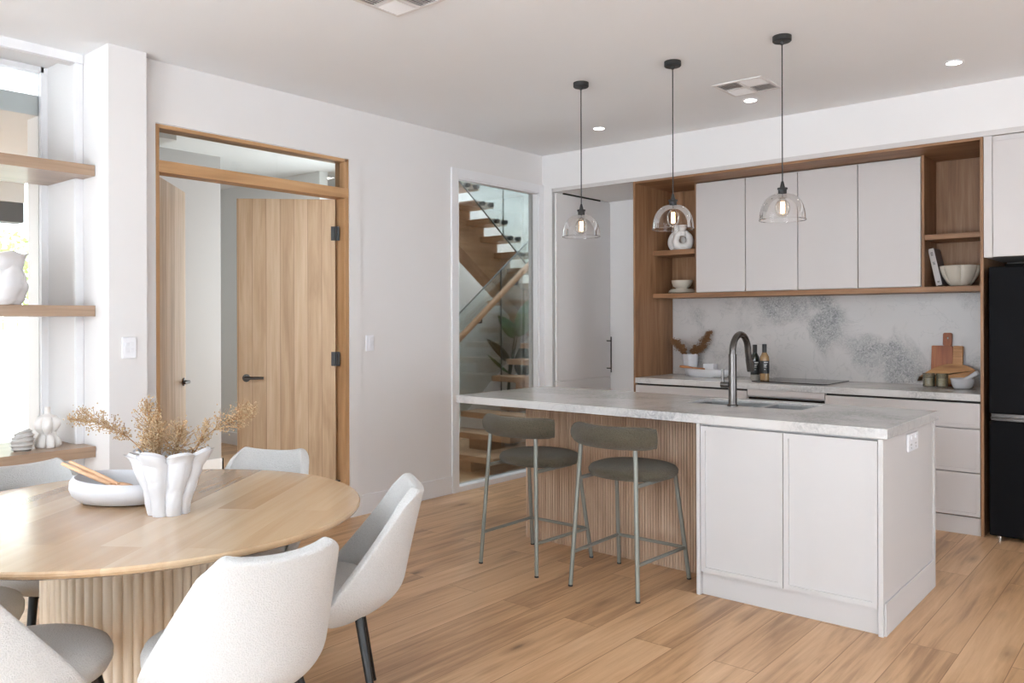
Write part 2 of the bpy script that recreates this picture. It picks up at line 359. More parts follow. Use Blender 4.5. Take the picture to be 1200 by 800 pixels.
# window wall further left
w = MB()
w.box(-5.27, -4.869, 1.95, 2.10, 0, HC)             # deep reveal beside the window
w.box(-5.27, -4.869, -6.3, -1.15, 0, HC)
w.box(-4.93, -4.869, -1.15, 1.95, 2.862, HC)
w.box(-5.33, -4.869, -1.15, 1.95, HC, HC+.05)
struct('wall_window', w, 'wall', smooth=0)
w = MB().box(-4.872, -4.80, 1.989, 2.19, 0, HC)
struct('trim_1', w, 'wall', smooth=0)
w = MB()
w.box(-4.862, -4.835, -1.2, 1.985, 2.862, 2.915); w.box(-4.868, -4.845, 1.945, 1.987, 0, 2.862)
struct('trim_2', w, 'trim', smooth=0)
# window frame + pane
f = MB()
f.box(-5.33, -5.25, -1.15, 1.93, 2.88, HC); f.box(-5.33, -5.25, -1.15, 1.93, 0, .05)
f.box(-5.46, -5.25, 1.915, 1.952, 0, HC); f.box(-5.33, -5.25, -1.15, -1.10, .05, 2.88)
f.box(-5.32, -5.26, .30, .35, .05, 2.88)
wf = struct('window_1', f, 'trim', smooth=0)
MB().box(-5.294, -5.286, -1.10, 1.915, .05, 2.88).build('pane', 'glass', wf, smooth=0)
# right wall and rear wall with their own windows (behind the camera)
w = MB()
rx = 4.2
w.box(rx, rx+.15, -6.3, 1.2, 0, HC); w.box(rx, rx+.15, 4.0, 6.95, 0, HC); w.box(rx, rx+.15, 1.2, 4.0, 2.1, HC); w.box(rx, rx+.15, 1.2, 4.0, 0, .05)
struct('wall_right', w, 'wall', smooth=0)
w = MB()
ry = -6.1
w.box(-5.27, -2.4, ry-.15, ry, 0, HC); w.box(1.6, 4.35, ry-.15, ry, 0, HC); w.box(-2.4, 1.6, ry-.15, ry, 2.2, HC)
struct('wall_rear', w, 'wall', smooth=0)
f = MB()
for x in (-2.4, -.43, 1.54): f.box(x, x+.06, ry-.1, ry-.04, 0, 2.2)
f.box(-2.4, 1.6, ry-.1, ry-.04, 2.14, 2.2); f.box(-2.4, 1.6, ry-.1, ry-.04, 0, .05)
struct('window_3', f, 'trim', smooth=0)
f = MB()
for y in (1.2, 2.6, 3.94): f.box(rx+.04, rx+.1, y, y+.06, .05, 2.1)
f.box(rx+.04, rx+.1, 1.2, 4.0, 2.04, 2.1); f.box(rx+.04, rx+.1, 1.2, 4.0, .05, .10)
struct('window_4', f, 'trim', smooth=0)
# bulkhead over the kitchen and solid wall behind it
w = MB().box(XW, rx, YB, 6.95, 2.602, HC)
struct('wall_bulkhead', w, 'wall', smooth=0)
w = MB().box(-4.50, rx, 6.86, 6.99, 0, 2.602)
struct('wall_back', w, 'wall', smooth=0)
w = MB().box(XW, -4.505, YB, 6.95, 0, 2.602)
struct('trim_3', w, 'wall', smooth=0)
# hall beyond the double door
w = MB()
w.box(-6.98, -6.88, 2.55, 4.03, 0, HC); w.box(-8.65, -6.9, 3.93, 4.03, 0, HC)
w.box(-5.42, XB, 2.05, 2.15, 0, HC); w.box(-5.5, -5.4, 2.05, 2.62, 0, HC); w.box(-6.98, -5.4, 2.54, 2.62, 0, HC)
struct('wall_hall', w, 'greige', smooth=0)
w = MB(); w.box(-8.75, -8.65, 3.93, 5.2, 0, HC); w.box(-8.65, -6.77, 5.06, 5.16, 0, HC); w.box(-7.75, -7.65, 5.16, 6.2, 0, HC); w.box(-7.75, -6.95, 6.1, 6.2, 0, HC)
struct('wall_hall_end', w, 'hallgrey', smooth=0)
w = MB(); w.box(-6.88, -6.865, 2.62, 4.045, 0, .14); w.box(-8.65, -6.77, 5.045, 5.06, 0, .14); w.box(-8.65, -8.635, 4.03, 5.06, 0, .14)
w.box(-6.9, -6.865, 4.03, 4.045, 0, .14)
struct('baseboard_hall', w, 'trim', smooth=0)
# stairwell (open two storeys)
w = MB()
w.box(-6.95, -6.80, 5.75, 9.6, 0, 5.4); w.box(-7.25, -4.6, 9.5, 9.6, 0, 5.4)
w.box(XB, XB+.08, 6.95, 9.6, 0, 5.4); w.box(XB, XB+.08, 5.06, 9.6, HC, 5.4)
w.box(-6.95, XB, 5.56, 5.66, HC+.0, 5.4)
struct('wall_stair', w, 'render', smooth=0)
w = MB().box(-7.25, XB+.08, 5.0, 9.6, 5.4, 5.5)
struct('ceiling_stair', w, 'ceil', smooth=0)
# skirting and casings on the left wall
w = MB()
w.box(XW, XW+.012, 3.80, 4.735, 0, .142)
w.box(XW, XW+.012, 2.198, 2.21, 0, .142)
struct('baseboard_left', w, 'trim', smooth=0, bevel=.003)
w = MB()
w.box(XW, XW+.010, 3.699, 3.80, 0, dZ+.004); w.box(XW, XW+.010, 2.20, dY0-.004, 0, dZ+.004); w.box(XW, XW+.010, 2.20, 3.80, dZ+.004, 2.645)
struct('trim_4', w, 'wall', smooth=0)
w = MB()
w.box(XW, XW+.018, 4.735, sY0, 0, 2.64); w.box(XW, XW+.018, sY1, 5.945, 0, 2.64); w.box(XW, XW+.018, sY0, sY1, sZ1, 2.64)
w.box(XB+.02, XW+.018, sY0, sY1, .0, sZ0)
struct('trim_5', w, 'trim', smooth=0, bevel=.002)
w = MB()
w.box(-4.66, XW+.01, sY0, sY0+.012, sZ0, sZ1); w.box(-4.66, XW+.01, sY1-.012, sY1, sZ0, sZ1); w.box(-4.66, XW+.01, sY0, sY1, sZ1-.012, sZ1)
wf2 = struct('window_2', w, 'trim', smooth=0)
MB().box(-4.668, -4.662, sY0, sY1, sZ0, sZ1).build('pane', 'winglass', wf2, smooth=0)

# ------------------------------------------------------------------ oak double door
f = MB()
J = .035
f.box(XB, XW+.004, dY0, dY0+.012, 0, dZ); f.box(XB+.005, XB+.045, dY0, dY0+J, 0, dZ)
fr = MB(); fr.box(XB, XW+.004, dY1-J, dY1, 0, dZ); fr.box(XB, XW+.004, dY0, dY0+.022, 0, dZ)
door_frame = fr.build('trim_6', 'frameoak', smooth=0, bevel=.002); door_frame['kind'] = 'structure'
h = MB(); h.box(XB, XW+.004, dY0+.012, dY1-.012, dZ-.022, dZ); h.box(XB, XW+.008, dY0+.012, dY1-.004, 2.268, 2.338)
h.build('transom_bar', 'frameoakY', door_frame, smooth=0, bevel=.002)
MB().box(-4.672, -4.666, dY0+.022, dY1-J, 2.338, dZ-.022).build('transom_pane', 'glass', door_frame, smooth=0)
def door_leaf(name, hinge, end, side):
    L = math.hypot(end[0]-hinge[0], end[1]-hinge[1]); ang = math.atan2(end[1]-hinge[1], end[0]-hinge[0])
    o = MB().box(0, L, -.02, .02, .012, 2.262).build(name, 'doorwood', smooth=0, bevel=.002); o['kind'] = 'structure'
    o.location = (hinge[0], hinge[1], 0); o.rotation_euler = (0, 0, ang)
    for s in (-1, 1):
        hd = MB(); x = L-.065
        for d0, d1, r in ((.02, .028, .027), (.028, .06, .011)):
            hd.loft([[(x+r*math.cos(2*PI*j/20), s*d, 1.0+r*math.sin(2*PI*j/20)) for j in range(20)] for d in (d0, d1)])
        hd.tube([(x+.004, s*.055, 1.0), (x-.06, s*.058, 1.0), (x-.125, s*.056, 1.0)], [.011, .010, .009], 10)
        hd.build('door_handle', 'bronze', o)
    MB().box(L-.001, L+.002, -.012, .012, .92, 1.08).build('latch_plate', 'bronze', o, smooth=0)
    for z in (.22, 1.13, 2.02):
        hb = MB(); hb.tube([(-.008, side*.024, z-.05), (-.008, side*.024, z+.05)], .009, 10)
        hb.box(-.012, .03, side*.02-.002, side*.02+.002, z-.05, z+.05); hb.box(-.03, -.008, side*.024-.003, side*.024+.003, z-.05, z+.05)
        hb.build('hinge', 'black', o)
    return o
door_leaf('door_1', (-4.70, 2.325), (-5.19, 2.76), 1)
door_leaf('door_2', (-4.695, 3.645), (-5.175, 3.160), 1)

# ------------------------------------------------------------------ staircase
ST = thing('staircase', 'timber staircase with glass balustrade behind the fixed window', 'staircase', (-5.2, 5.9, 0))
so = (-5.2, 5.9, 0)
R = .1645; G = .235; XL = -5.65; XR = -4.80
def yk(k): return 5.93+G*(k-3)
for k in range(1, 10):
    MB(so).box(XL, XR, yk(k), yk(k)+G+.03, R*k-.058, R*k).build('tread', 'stairoak', ST, smooth=0, bevel=.006)
for k in range(1, 10):
    MB(so).box(XL+.28, XL+.52, yk(k)+.06, yk(k)+G+.08, R*(k-1), R*k-.058).build('riser_block', 'stairoak', ST, smooth=0, bevel=.002)
Yl = yk(10); Zl = R*10
MB(so).box(-6.75, XR, Yl, 9.45, Zl-.06, Zl).build('landing', 'stairoak', ST, smooth=0, bevel=.004)
XE = -5.75; XE0 = -6.30
UY = lambda i: 6.26-.226*i      # i=0 is the tread with its top at 2.66
UZ = lambda i: 2.655+.1645*i
ups = list(range(-6, 3))
for i in ups:
    MB(so).box(XE0, XE, UY(i), UY(i)+.30, UZ(i)-.062, UZ(i)).build('tread', 'stairoak', ST, smooth=0, bevel=.005)
    for dy in (.08, .22):
        MB(so).tube([(XE-.002, UY(i)+dy, UZ(i)-.031), (XE+.055, UY(i)+dy, UZ(i)-.031)], .024, 14).build('standoff', 'black', ST)
# saw-tooth stringer of the upper flight
poly = []
for i in ups:
    poly += [(UY(i)+.285, UZ(i)-.062-.1645+.062), (UY(i)+.285, UZ(i)-.062), ]
    poly += [(UY(i)+.06, UZ(i)-.062)]
y_end, z_end = UY(ups[-1])+.06, UZ(ups[-1])-.062
y_st, z_st = UY(ups[0])+.285, UZ(ups[0])-.062-.16
poly = [(y_st, z_st)]+poly+[(y_end, 2.229-.70*(y_end-6.341)), (y_st-.1, 2.229-.70*(y_st-.1-6.341)), (y_st+.02, z_st-.03)]
MB(so).prism(poly, lambda y, z: (-6.29, y, z), lambda y, z: (-6.08, y, z)).build('stringer', 'stairoakY', ST, smooth=0)
MB(so).box(-6.35, -5.95, Yl-.05, 9.3, Zl-.30, Zl-.06).build('landing_beam', 'stairoakY', ST, smooth=0)
# glass: upper balustrade, lower balustrade and their joints
def slab(x, pts): return MB(so).prism(pts, lambda y, z: (x, y, z), lambda y, z: (x+.012, y, z))
sl = .1645/.226
def up_z(y, d): return 2.80-(y-6.0)*.73+d
slab(XE+.035, [(5.2, up_z(5.2, 0)), (6.66, up_z(6.66, 0)), (6.66, up_z(6.66, .95)), (5.2, up_z(5.2, .95))]).build('glass_panel', 'stairglass', ST, smooth=0)
slab(XE+.035, [(6.68, up_z(6.68, 0)), (7.75, up_z(7.75, 0)), (7.75, up_z(7.75, .95)), (6.68, up_z(6.68, .95))]).build('glass_panel', 'stairglass', ST, smooth=0)
MB(so).tube([(XE+.041, 5.2, up_z(5.2, 0)), (XE+.041, 7.75, up_z(7.75, 0))], .0085, 6).build('glass_edge', 'glassedge', ST)
def lo_z(y, d): return 1.532+(y-5.977)*.724+d
slab(XL+.02, [(5.2, lo_z(5.2, -1.05)), (6.52, lo_z(6.52, -1.05)), (6.52, lo_z(6.52, 0)), (5.2, lo_z(5.2, 0))]).build('glass_panel', 'stairglass', ST, smooth=0)
slab(XL+.02, [(6.54, lo_z(6.54, -1.05)), (7.7, lo_z(7.7, -1.05)), (7.7, lo_z(7.7, 0)), (6.54, lo_z(6.54, 0))]).build('glass_panel', 'stairglass', ST, smooth=0)
MB(so).tube([(XL+.026, 5.2, lo_z(5.2, 0)), (XL+.026, 7.7, lo_z(7.7, 0))], .0085, 6).build('glass_edge', 'glassedge', ST)
MB(so).tube([(XL+.026, 6.53, .45), (XL+.026, 6.53, lo_z(6.53, 0))], .0085, 6).build('glass_edge', 'glassedge', ST)
MB(so).tube([(XE+.041, 6.67, up_z(6.67, 0)), (XE+.041, 6.67, up_z(6.67, .95))], .0065, 6).build('glass_edge', 'glassedge', ST)
p0, p1 = Vector((XL+.09, 5.3, 1.275+(5.3-5.9)*.71)), Vector((XL+.09, 7.6, 1.275+(7.6-5.9)*.71))
MB(so).tube([p0, p1], .032, 16).build('handrail', 'stairoakY', ST)
for y in (6.15, 6.72):
    z = 1.275+(y-5.9)*.71
    MB(so).tube([(XL+.09, y, z-.03), (XL+.09, y, z-.075), (XL+.03, y, z-.075)], .009, 8).build('rail_bracket', 'black', ST)
for k in (3, 5, 6, 7):
    for dy in (.07, .19):
        MB(so).tube([(XL-.02, yk(k)+dy, R*k-.03), (XL+.01, yk(k)+dy, R*k-.03)], .02, 12).build('standoff', 'black', ST)
# paddle-leaved plant under the stairs
PL = thing('potted_paddle_plant', 'tall green paddle-leaved plant standing below the stairs', 'plant', (-5.94, 7.00, 0))
MB().lathe([(.10, 0), (.13, .02), (.15, .32), (.14, .33), (.13, .28)], n=28).build('pot', 'pot', PL)
def paddle(base, tip, width, mat, bend, nrm):
    base, tip = Vector(base), Vector(tip); ax = tip-base; L = ax.length
    nrm = Vector(nrm).normalized(); side = ax.cross(nrm).normalized(); nrm = side.cross(ax).normalized()
    rows = []; n = 12
    for i in range(n+1):
        t = i/n; wd = width*(math.sin(PI*min(1, t*.96+.03))**.62)*(1-.25*t)
        c_ = base+ax*t+nrm*(bend*math.sin(PI*t)); rows.append([c_+side*wd*u+nrm*(.10*width*abs(u)*2) for u in (-1, -.5, 0, .5, 1)])
    mb = MB(); mb.loft(rows, False, False, closed=False)
    o = mb.build('leaf', mat, PL); s = o.modifiers.new('s', 'SOLIDIFY'); s.thickness = .004
    return o
PO = Vector((-5.94, 7.00, 0))
def stem(p):
    p = Vector(p); MB().tube([(0, 0, .3), Vector((p.x*.3, p.y*.25, .3+(p.z-.3)*.5)), p], [.012, .010, .007], 8).build('stem', 'stem', PL)
def frond(b_, t_, wd, mat, bend, nrm=(.766, -.643, .2)):
    b_ = Vector(b_)-PO; t_ = Vector(t_)-PO; paddle(b_, t_, wd, mat, bend, nrm); stem(b_)
frond((-5.92, 7.105, 1.218), (-5.92, 6.811, 1.449), 0.085, 'leaf', 0.03)
frond((-5.92, 7.151, 1.217), (-5.92, 7.466, 1.65), 0.13, 'leaf', 0.03)
frond((-5.92, 7.014, 0.931), (-5.92, 6.626, 1.198), 0.055, 'leafdark', 0.03)
frond((-5.92, 6.998, 0.807), (-5.92, 6.639, 1.03), 0.022, 'leaf', -0.02)
frond((-5.92, 7.24, 0.745), (-5.92, 7.258, 1.117), 0.12, 'leafdark', 0.02)
# ------------------------------------------------------------------ pantry niche (far left of the kitchen)
w = MB().box(-4.50, -3.646, 6.84, 6.86, 0, 2.58); w.box(-4.50, -3.646, 5.965, 6.86, 2.572, 2.602)
w.box(-4.5, -4.474, YB+.06, 6.86, 0, 2.572)
struct('trim_7', w, 'pantry', smooth=0)
struct('gap_shade_pantry', MB().box(-4.4735, -4.458, 6.07, 6.67, 2.556, 2.572), 'void', smooth=0)  # near-black strip, paints the shadow gap above the pantry door
pd = MB().box(-4.474, -4.455, YB, 6.835, .845, 2.556).build('door_3', 'pantry', smooth=0, bevel=.002); pd['kind'] = 'structure'
MB().box(-4.474, -4.455, YB, 6.835, .02, .838).build('lower_panel', 'pantry', pd, smooth=0, bevel=.002)
hd = MB(); hd.tube([(-4.405, 6.77, .885), (-4.405, 6.77, 1.235)], .006, 10)
for z in (.925, 1.195): hd.tube([(-4.455, 6.77, z), (-4.405, 6.77, z)], .005, 8)
hd.build('handle', 'black', pd)

# ------------------------------------------------------------------ kitchen wall joinery
OK = thing('oak_wall_surround', 'oak surround with open shelves framing the overhead cabinets', 'cabinet', (-2.35, 6.25, 0)); o = (-2.35, 6.25, 0)
def ok(name, *b, mat='kitoak', bev=.0015): return MB(o).box(*b).build(name, mat, OK, smooth=0, bevel=bev)
ok('side_panel', -3.644, -3.626, YB, YS, 0, 2.568); ok('side_panel', -1.058, -1.040, YB, YS+.2, 0, 2.568)
ok('top_panel', -3.626, -1.058, YB, YS, 2.550, 2.568, mat='kitoakX')
ok('shelf', -3.626, -1.058, 6.24, YS, 1.588, 1.626, mat='kitoakX')
ok('shelf', -3.626, -3.232, 6.245, YS, 1.958, 2.000, mat='kitoakX')
ok('shelf', -1.455, -1.058, 6.245, YS, 1.953, 1.989, mat='kitoakX')
ok('divider_panel', -1.474, -1.455, 6.24, YS, 1.626, 2.550); ok('divider_panel', -3.234, -3.215, 6.26, YS, 1.626, 2.550)
ok('back_panel', -3.626, -3.234, 6.585, YS, 1.626, 2.55); ok('back_panel', -1.455, -1.058, 6.585, YS, 1.626, 2.55)
w = MB().box(-4.50, rx-.01, YB+.002, YB+.022, 2.569, 2.602)
struct('trim_8', w, 'cab', smooth=0)
# overhead cabinets
oxs = [-3.214, -2.777, -2.351, -1.904, -1.476]
olab = ['cream overhead cabinet beside the open niche holding plates and the looped vase', 'second cream overhead cabinet from the niche with plates, above the tap',
        'cream overhead cabinet directly behind the rightmost pendant light', 'cream overhead cabinet beside the open niche holding a book and bowl']
for i in range(4):
    x0, x1 = oxs[i], oxs[i+1]; org = ((x0+x1)/2, 6.42, 1.626)
    t = thing('overhead_cabinet', olab[i], 'cabinet', org, 0, 'cream overhead cabinets')
    MB(org).box(x0+.001, x1-.001, 6.262, 6.585, 1.628, 2.546).build('body', 'cab', t, smooth=0)
    MB(org).box(x0+.003, x1-.003, 6.240, 6.260, 1.630, 2.538).build('door', 'cab', t, smooth=0, bevel=.002)
# over-fridge cabinet
org = (-.58, 6.3, 1.79)
t = thing('over_fridge_cabinet', 'cream cabinet mounted above the black fridge', 'cabinet', org)
MB(org).box(-1.039, -.10, YB+.022, 6.6, 1.795, 2.566).build('body', 'cab', t, smooth=0)
MB(org).box(-1.037, -.99, YB, YB+.021, 1.792, 2.566).build('filler_panel', 'cab', t, smooth=0)
MB(org).box(-.987, -.55, YB, YB+.021, 1.795, 2.53).build('door', 'cab', t, smooth=0, bevel=.002)
MB(org).box(-.547, -.10, YB, YB+.021, 1.795, 2.53).build('door', 'cab', t, smooth=0, bevel=.002)
# fridge recess + fridge
w = MB(); w.box(-1.039, .1, 6.70, 6.72, 0, 1.79); w.box(-.06, -.04, YB, 6.7, 0, 2.568)
struct('trim_9', w, 'void', smooth=0)
org = (-.55, 6.3, 0)
t = thing('fridge', 'tall matt black fridge at the right end of the kitchen', 'fridge', org)
MB(org).box(-1.0, -.10, 6.0, 6.66, .03, 1.72).build('body', 'fridge', t, smooth=0, bevel=.004)
MB(org).box(-1.008, -.095, 5.925, 5.995, .80, 1.73).build('upper_door', 'fridge', t, smooth=0, bevel=.008)
MB(org).box(-1.008, -.095, 5.925, 5.995, .025, .752).build('lower_door', 'fridge', t, smooth=0, bevel=.008)
MB(org).box(-.998, -.10, 5.945, 5.99, .755, .797).build('handle_recess', 'gunmetal', t, smooth=0)
MB(org).box(-1.003, -.10, 5.932, 5.946, .768, .777).build('trim_strip', 'gunmetal', t, smooth=0, bevel=.003)
for x in (-.96, -.16): MB(org).tube([(x, 5.97, 0), (x, 5.97, .03)], .018, 12).build('foot', 'chrome', t)
# base cabinets
def front(org, t, name, x0, x1, z0, z1, mat='cab'):
    d = MB(org).box(x0, x1, YB+.006, YB+.024, z0, z1).build(name, mat, t, smooth=0, bevel=.0015)
    fw = .022; e = MB(org)
    e.box(x0, x0+fw, YB, YB+.0065, z0, z1); e.box(x1-fw, x1, YB, YB+.0065, z0, z1); e.box(x0+fw, x1-fw, YB, YB+.0065, z0, z0+fw); e.box(x0+fw, x1-fw, YB, YB+.0065, z1-fw, z1)
    e.build('front_rim', mat, d, smooth=0)
    return d
def base_unit(x0, x1, label, fronts, kick=True):
    org = ((x0+x1)/2, 6.27, 0)
    t = thing('drawer_cabinet', label, 'cabinet', org, 0, 'cream base drawer cabinets')
    MB(org).box(x0+.001, x1-.001, YB+.031, YS, .118, .866).build('carcass', 'cab', t, smooth=0)
    MB(org).box(x0+.001, x1-.001, YB+.012, YB+.03, 0, .112).build('kickboard', 'cab', t, smooth=0)
    for z0, z1 in fronts: front(org, t, 'drawer', x0+.002, x1-.002, z0, z1)
    return t, org
base_unit(-3.624, -2.635, 'cream drawer cabinet under the dried-sprig vase and white tray', [(.692, .852), (.408, .684), (.122, .400)])
base_unit(-2.045, -1.060, 'cream three-drawer cabinet beside the black fridge', [(.692, .852), (.408, .684), (.122, .400)])
org = (-2.34, 6.27, 0)
t = thing('oven_cabinet', 'cream cabinet with built-in black oven below the cooktop', 'cabinet', org)
MB(org).box(-2.632, -2.048, YB+.03, YS, .118, .866).build('carcass', 'cab', t, smooth=0)
MB(org).box(-2.632, -2.048, YB+.012, YB+.03, 0, .112).build('kickboard', 'cab', t, smooth=0)
front(org, t, 'top_panel', -2.632, -2.048, .822, .866)
ov = MB(org).box(-2.625, -2.055, YB+.004, YB+.03, .22, .81).build('oven_door', 'oven', t, smooth=0, bevel=.003)
MB(org).tube([(-2.57, YB-.03, .73), (-2.11, YB-.03, .73)], .009, 10).build('oven_handle', 'gunmetal', ov)
# worktop, splashback, cooktop
mbx = MB((-2.34, 6.27, .868)).box(-3.625, -1.059, YB-.004, YS, .868, .914).build('worktop', 'marble', smooth=0, bevel=.002)
tag(mbx, 'pale marble worktop along the kitchen back wall', 'worktop')
mbx = MB((-2.34, 6.605, .915)).box(-3.625, -1.059, YS-.010, YS+.01, .915, 1.587).build('splashback', 'splash', smooth=0)
tag(mbx, 'grey-veined marble splashback between worktop and oak shelf', 'splashback')
struct('gap_shade_worktop', MB().box(-3.62, -2.64, YB+.02, YB+.03, .853, .867).box(-2.04, -1.062, YB+.02, YB+.03, .853, .867), 'void', smooth=0)  # near-black strips, shade of the finger gap under the worktop painted in
t = tag(MB((-2.37, 6.32, .9145)).box(-2.66, -2.075, 6.085, 6.58, .9145, .921).build('cooktop', 'oven', smooth=0, bevel=.002), 'flat black glass cooktop set on the worktop', 'cooktop')

# ------------------------------------------------------------------ island
IX0, IX1, IY0, IY1 = -1.954, -1.053, 3.79, 4.695
org = (-2.2, 4.25, 0)
IS = thing('kitchen_island', 'island base with white cupboards and fluted oak panel', 'island', org)
def isl(name, *b, mat='islandwhite', bev=.0015, parent=None): return MB(org).box(*b).build(name, mat, parent or IS, smooth=0, bevel=bev)
isl('side_panel', IX0, IX0+.020, IY0, IY1, 0, .871); 
ep = isl('side_panel', IX1-.022, IX1, IY0, IY1, 0, .871)
MB(org).box(IX1, IX1+.008, IY0+.015, IY1-.03, 0, .148).build('skirting', 'islandwhite', ep, smooth=0, bevel=.002)
MB(org).box(IX1, IX1+.008, IY1-.032, IY1, 0, .871).build('edge_stile', 'islandwhite', ep, smooth=0, bevel=.002)
MB(org).box(IX0+.021, IX1-.023, IY1-.04, IY1-.02, .1, .870).box(IX0+.021, IX1-.023, IY0+.06, IY1-.04, .1, .118).box(IX0+.021, IX1-.023, IY0+.04, IY0+.055, .1, .870).build('carcass', 'islandwhite', IS, smooth=0)
isl('kickboard', IX0+.021, IX1-.023, IY0+.026, IY0+.04, 0, .116)
for x0, x1 in ((IX0+.023, -1.506), (-1.502, IX1-.025)):
    d = isl('door', x0, x1, IY0+.012, IY0+.036, .120, .860)
    e = MB(org); fw = .024; y0, y1 = IY0+.004, IY0+.0125
    e.box(x0, x0+fw, y0, y1, .120, .860); e.box(x1-fw, x1, y0, y1, .120, .860); e.box(x0+fw, x1-fw, y0, y1, .120, .120+fw); e.box(x0+fw, x1-fw, y0, y1, .860-fw, .860)
    e.build('door_rim', 'islandwhite', d, smooth=0)
SX0 = -3.315; SYF = 4.09
MB(org).box(SX0+.005, IX0-.001, SYF+.010, SYF+.03, 0, .870).box(SX0+.005, IX0-.001, IY1-.04, IY1-.02, 0, .870).box(SX0+.005, SX0+.025, SYF+.03, IY1-.04, 0, .870).build('core_panel', 'slat', IS, smooth=0)
e = MB(org); x = SX0; i = 0
while x < IX0-.004:
    wd = (.0135, .0165, .0120)[i % 3]
    e.box(x, min(x+wd, IX0-.001), SYF, SYF+.011, .002, .870); x += wd+.0040; i += 1
e.build('slat_panel', 'slat', IS, smooth=0)
e = MB(org); y = SYF+.02
while y < IY1-.03:
    e.box(SX0-.006, SX0+.006, y, y+.0140, .002, .870); y += .018
e.build('slat_panel', 'slat', IS, smooth=0)
# island top with cut-out
hx0, hx1, hy0, hy1 = -2.285, -1.605, 4.305, 4.63
xs = [-3.650, hx0, hx1, -1.035]; ys = [3.79, hy0, hy1, 4.723]
tb = MB((-2.34, 4.25, .872)); vs = []; fs = []
for z in (.872, .918):
    for y in ys:
        for x in xs: vs.append((x, y, z))
idx = lambda i, j, k: k*16+j*4+i
for i in range(3):
    for j in range(3):
        if (i, j) == (1, 1): continue
        fs.append((idx(i, j, 1), idx(i+1, j, 1), idx(i+1, j+1, 1), idx(i, j+1, 1))); fs.append((idx(i, j, 0), idx(i, j+1, 0), idx(i+1, j+1, 0), idx(i+1, j, 0)))
for i in range(3):
    fs.append((idx(i, 0, 0), idx(i+1, 0, 0), idx(i+1, 0, 1), idx(i, 0, 1))); fs.append((idx(i, 3, 0), idx(i, 3, 1), idx(i+1, 3, 1), idx(i+1, 3, 0)))
    fs.append((idx(0, i, 0), idx(0, i, 1), idx(0, i+1, 1), idx(0, i+1, 0))); fs.append((idx(3, i, 0), idx(3, i+1, 0), idx(3, i+1, 1), idx(3, i, 1)))
fs += [(idx(1, 1, 0), idx(1, 1, 1), idx(2, 1, 1), idx(2, 1, 0)), (idx(1, 2, 0), idx(2, 2, 0), idx(2, 2, 1), idx(1, 2, 1)),
       (idx(1, 1, 0), idx(1, 2, 0), idx(1, 2, 1), idx(1, 1, 1)), (idx(2, 1, 0), idx(2, 1, 1), idx(2, 2, 1), idx(2, 2, 0))]
tb.add(vs, fs)
tag(tb.build('island_worktop', 'marble', smooth=0, bevel=.0025), 'thick pale marble worktop on the island, overhanging the stools', 'worktop')
# sink: two bowls
so2 = (-1.945, 4.467, .70)
SK = thing('sink', 'stainless steel double-bowl sink set into the island worktop', 'sink', so2)
def bowl(x0, x1):
    b = MB(so2); t_ = .006; y0, y1, z0, z1 = hy0+.002, hy1-.002, .70, .905
    b.box(x0, x1, y0, y1, z0, z0+t_); b.box(x0, x0+t_, y0, y1, z0+t_, z1); b.box(x1-t_, x1, y0, y1, z0+t_, z1); b.box(x0+t_, x1-t_, y0, y0+t_, z0+t_, z1); b.box(x0+t_, x1-t_, y1-t_, y1, z0+t_, z1)
    return b.build('bowl', 'sinksteel', SK, smooth=0)
b1 = bowl(hx0+.003, -1.89); b2 = bowl(-1.865, hx1-.003)
MB(so2).box(-1.89, -1.865, hy0+.002, hy1-.002, .895, .9045).build('divider', 'sinksteel', SK, smooth=0, bevel=.003)
for b_, x in ((b1, -2.09), (b2, -1.735)):
    MB(so2).lathe([(.0, .0062), (.04, .0062), (.042, .009), (.03, .0085), (0, .0075)], (x, 4.467, .70), 20, False, False).build('drain', 'chrome', b_)
# tap
tx, ty = -1.973, 4.262
TP = thing('kitchen_tap', 'tall gunmetal gooseneck tap standing on the island', 'tap', (tx, ty, .918))
MB().lathe([(.030, 0), (.030, .008), (.0235, .012), (.0225, .2), (.0225, .29)], n=24).build('body', 'gunmetal', TP)
pts = [(0, 0, .285)]; Rr = .102
for i in range(15):
    a = PI-PI*1.0*i/14; pts.append((.0, Rr+Rr*math.cos(a), .30+.098*math.sin(a)))
pts += [(0, 2*Rr+.014, .25), (0, 2*Rr+.030, .20)]
MB().tube(pts, [.0185]*len(pts), 18).build('spout', 'gunmetal', TP)
MB().tube([(0, 2*Rr+.013, .255), (0, 2*Rr+.034, .185)], [.0205, .0195], 18).build('spray_head', 'gunmetal', TP)
MB().tube([(-.02, -.0, .118), (-.068, -.0, .118)], .0165, 16).build('handle_hub', 'gunmetal', TP)
MB().tube([(-.058, 0, .125), (-.058, 0, .205)], .0075, 12).build('lever', 'gunmetal', TP)
# outlet on the end panel
org = (IX1, 4.25, .81)
t = thing('power_outlet', 'white power outlet on the end panel of the island', 'outlet', org)
MB(org).box(IX1+.001, IX1+.012, 4.165, 4.337, .768, .852).build('plate', 'plastic', t, smooth=0, bevel=.003)
for y in (4.21, 4.29):
    MB(org).box(IX1+.012, IX1+.017, y-.012, y+.012, .825, .843).build('switch', 'plastic', t, smooth=0, bevel=.002)
    for dz, dy in ((0, -.008), (0, .008), (-.016, 0)): MB(org).box(IX1+.0115, IX1+.0128, y+dy-.0015, y+dy+.0015, .80+dz-.004, .80+dz+.004).build('slot', 'ink', t, smooth=0)

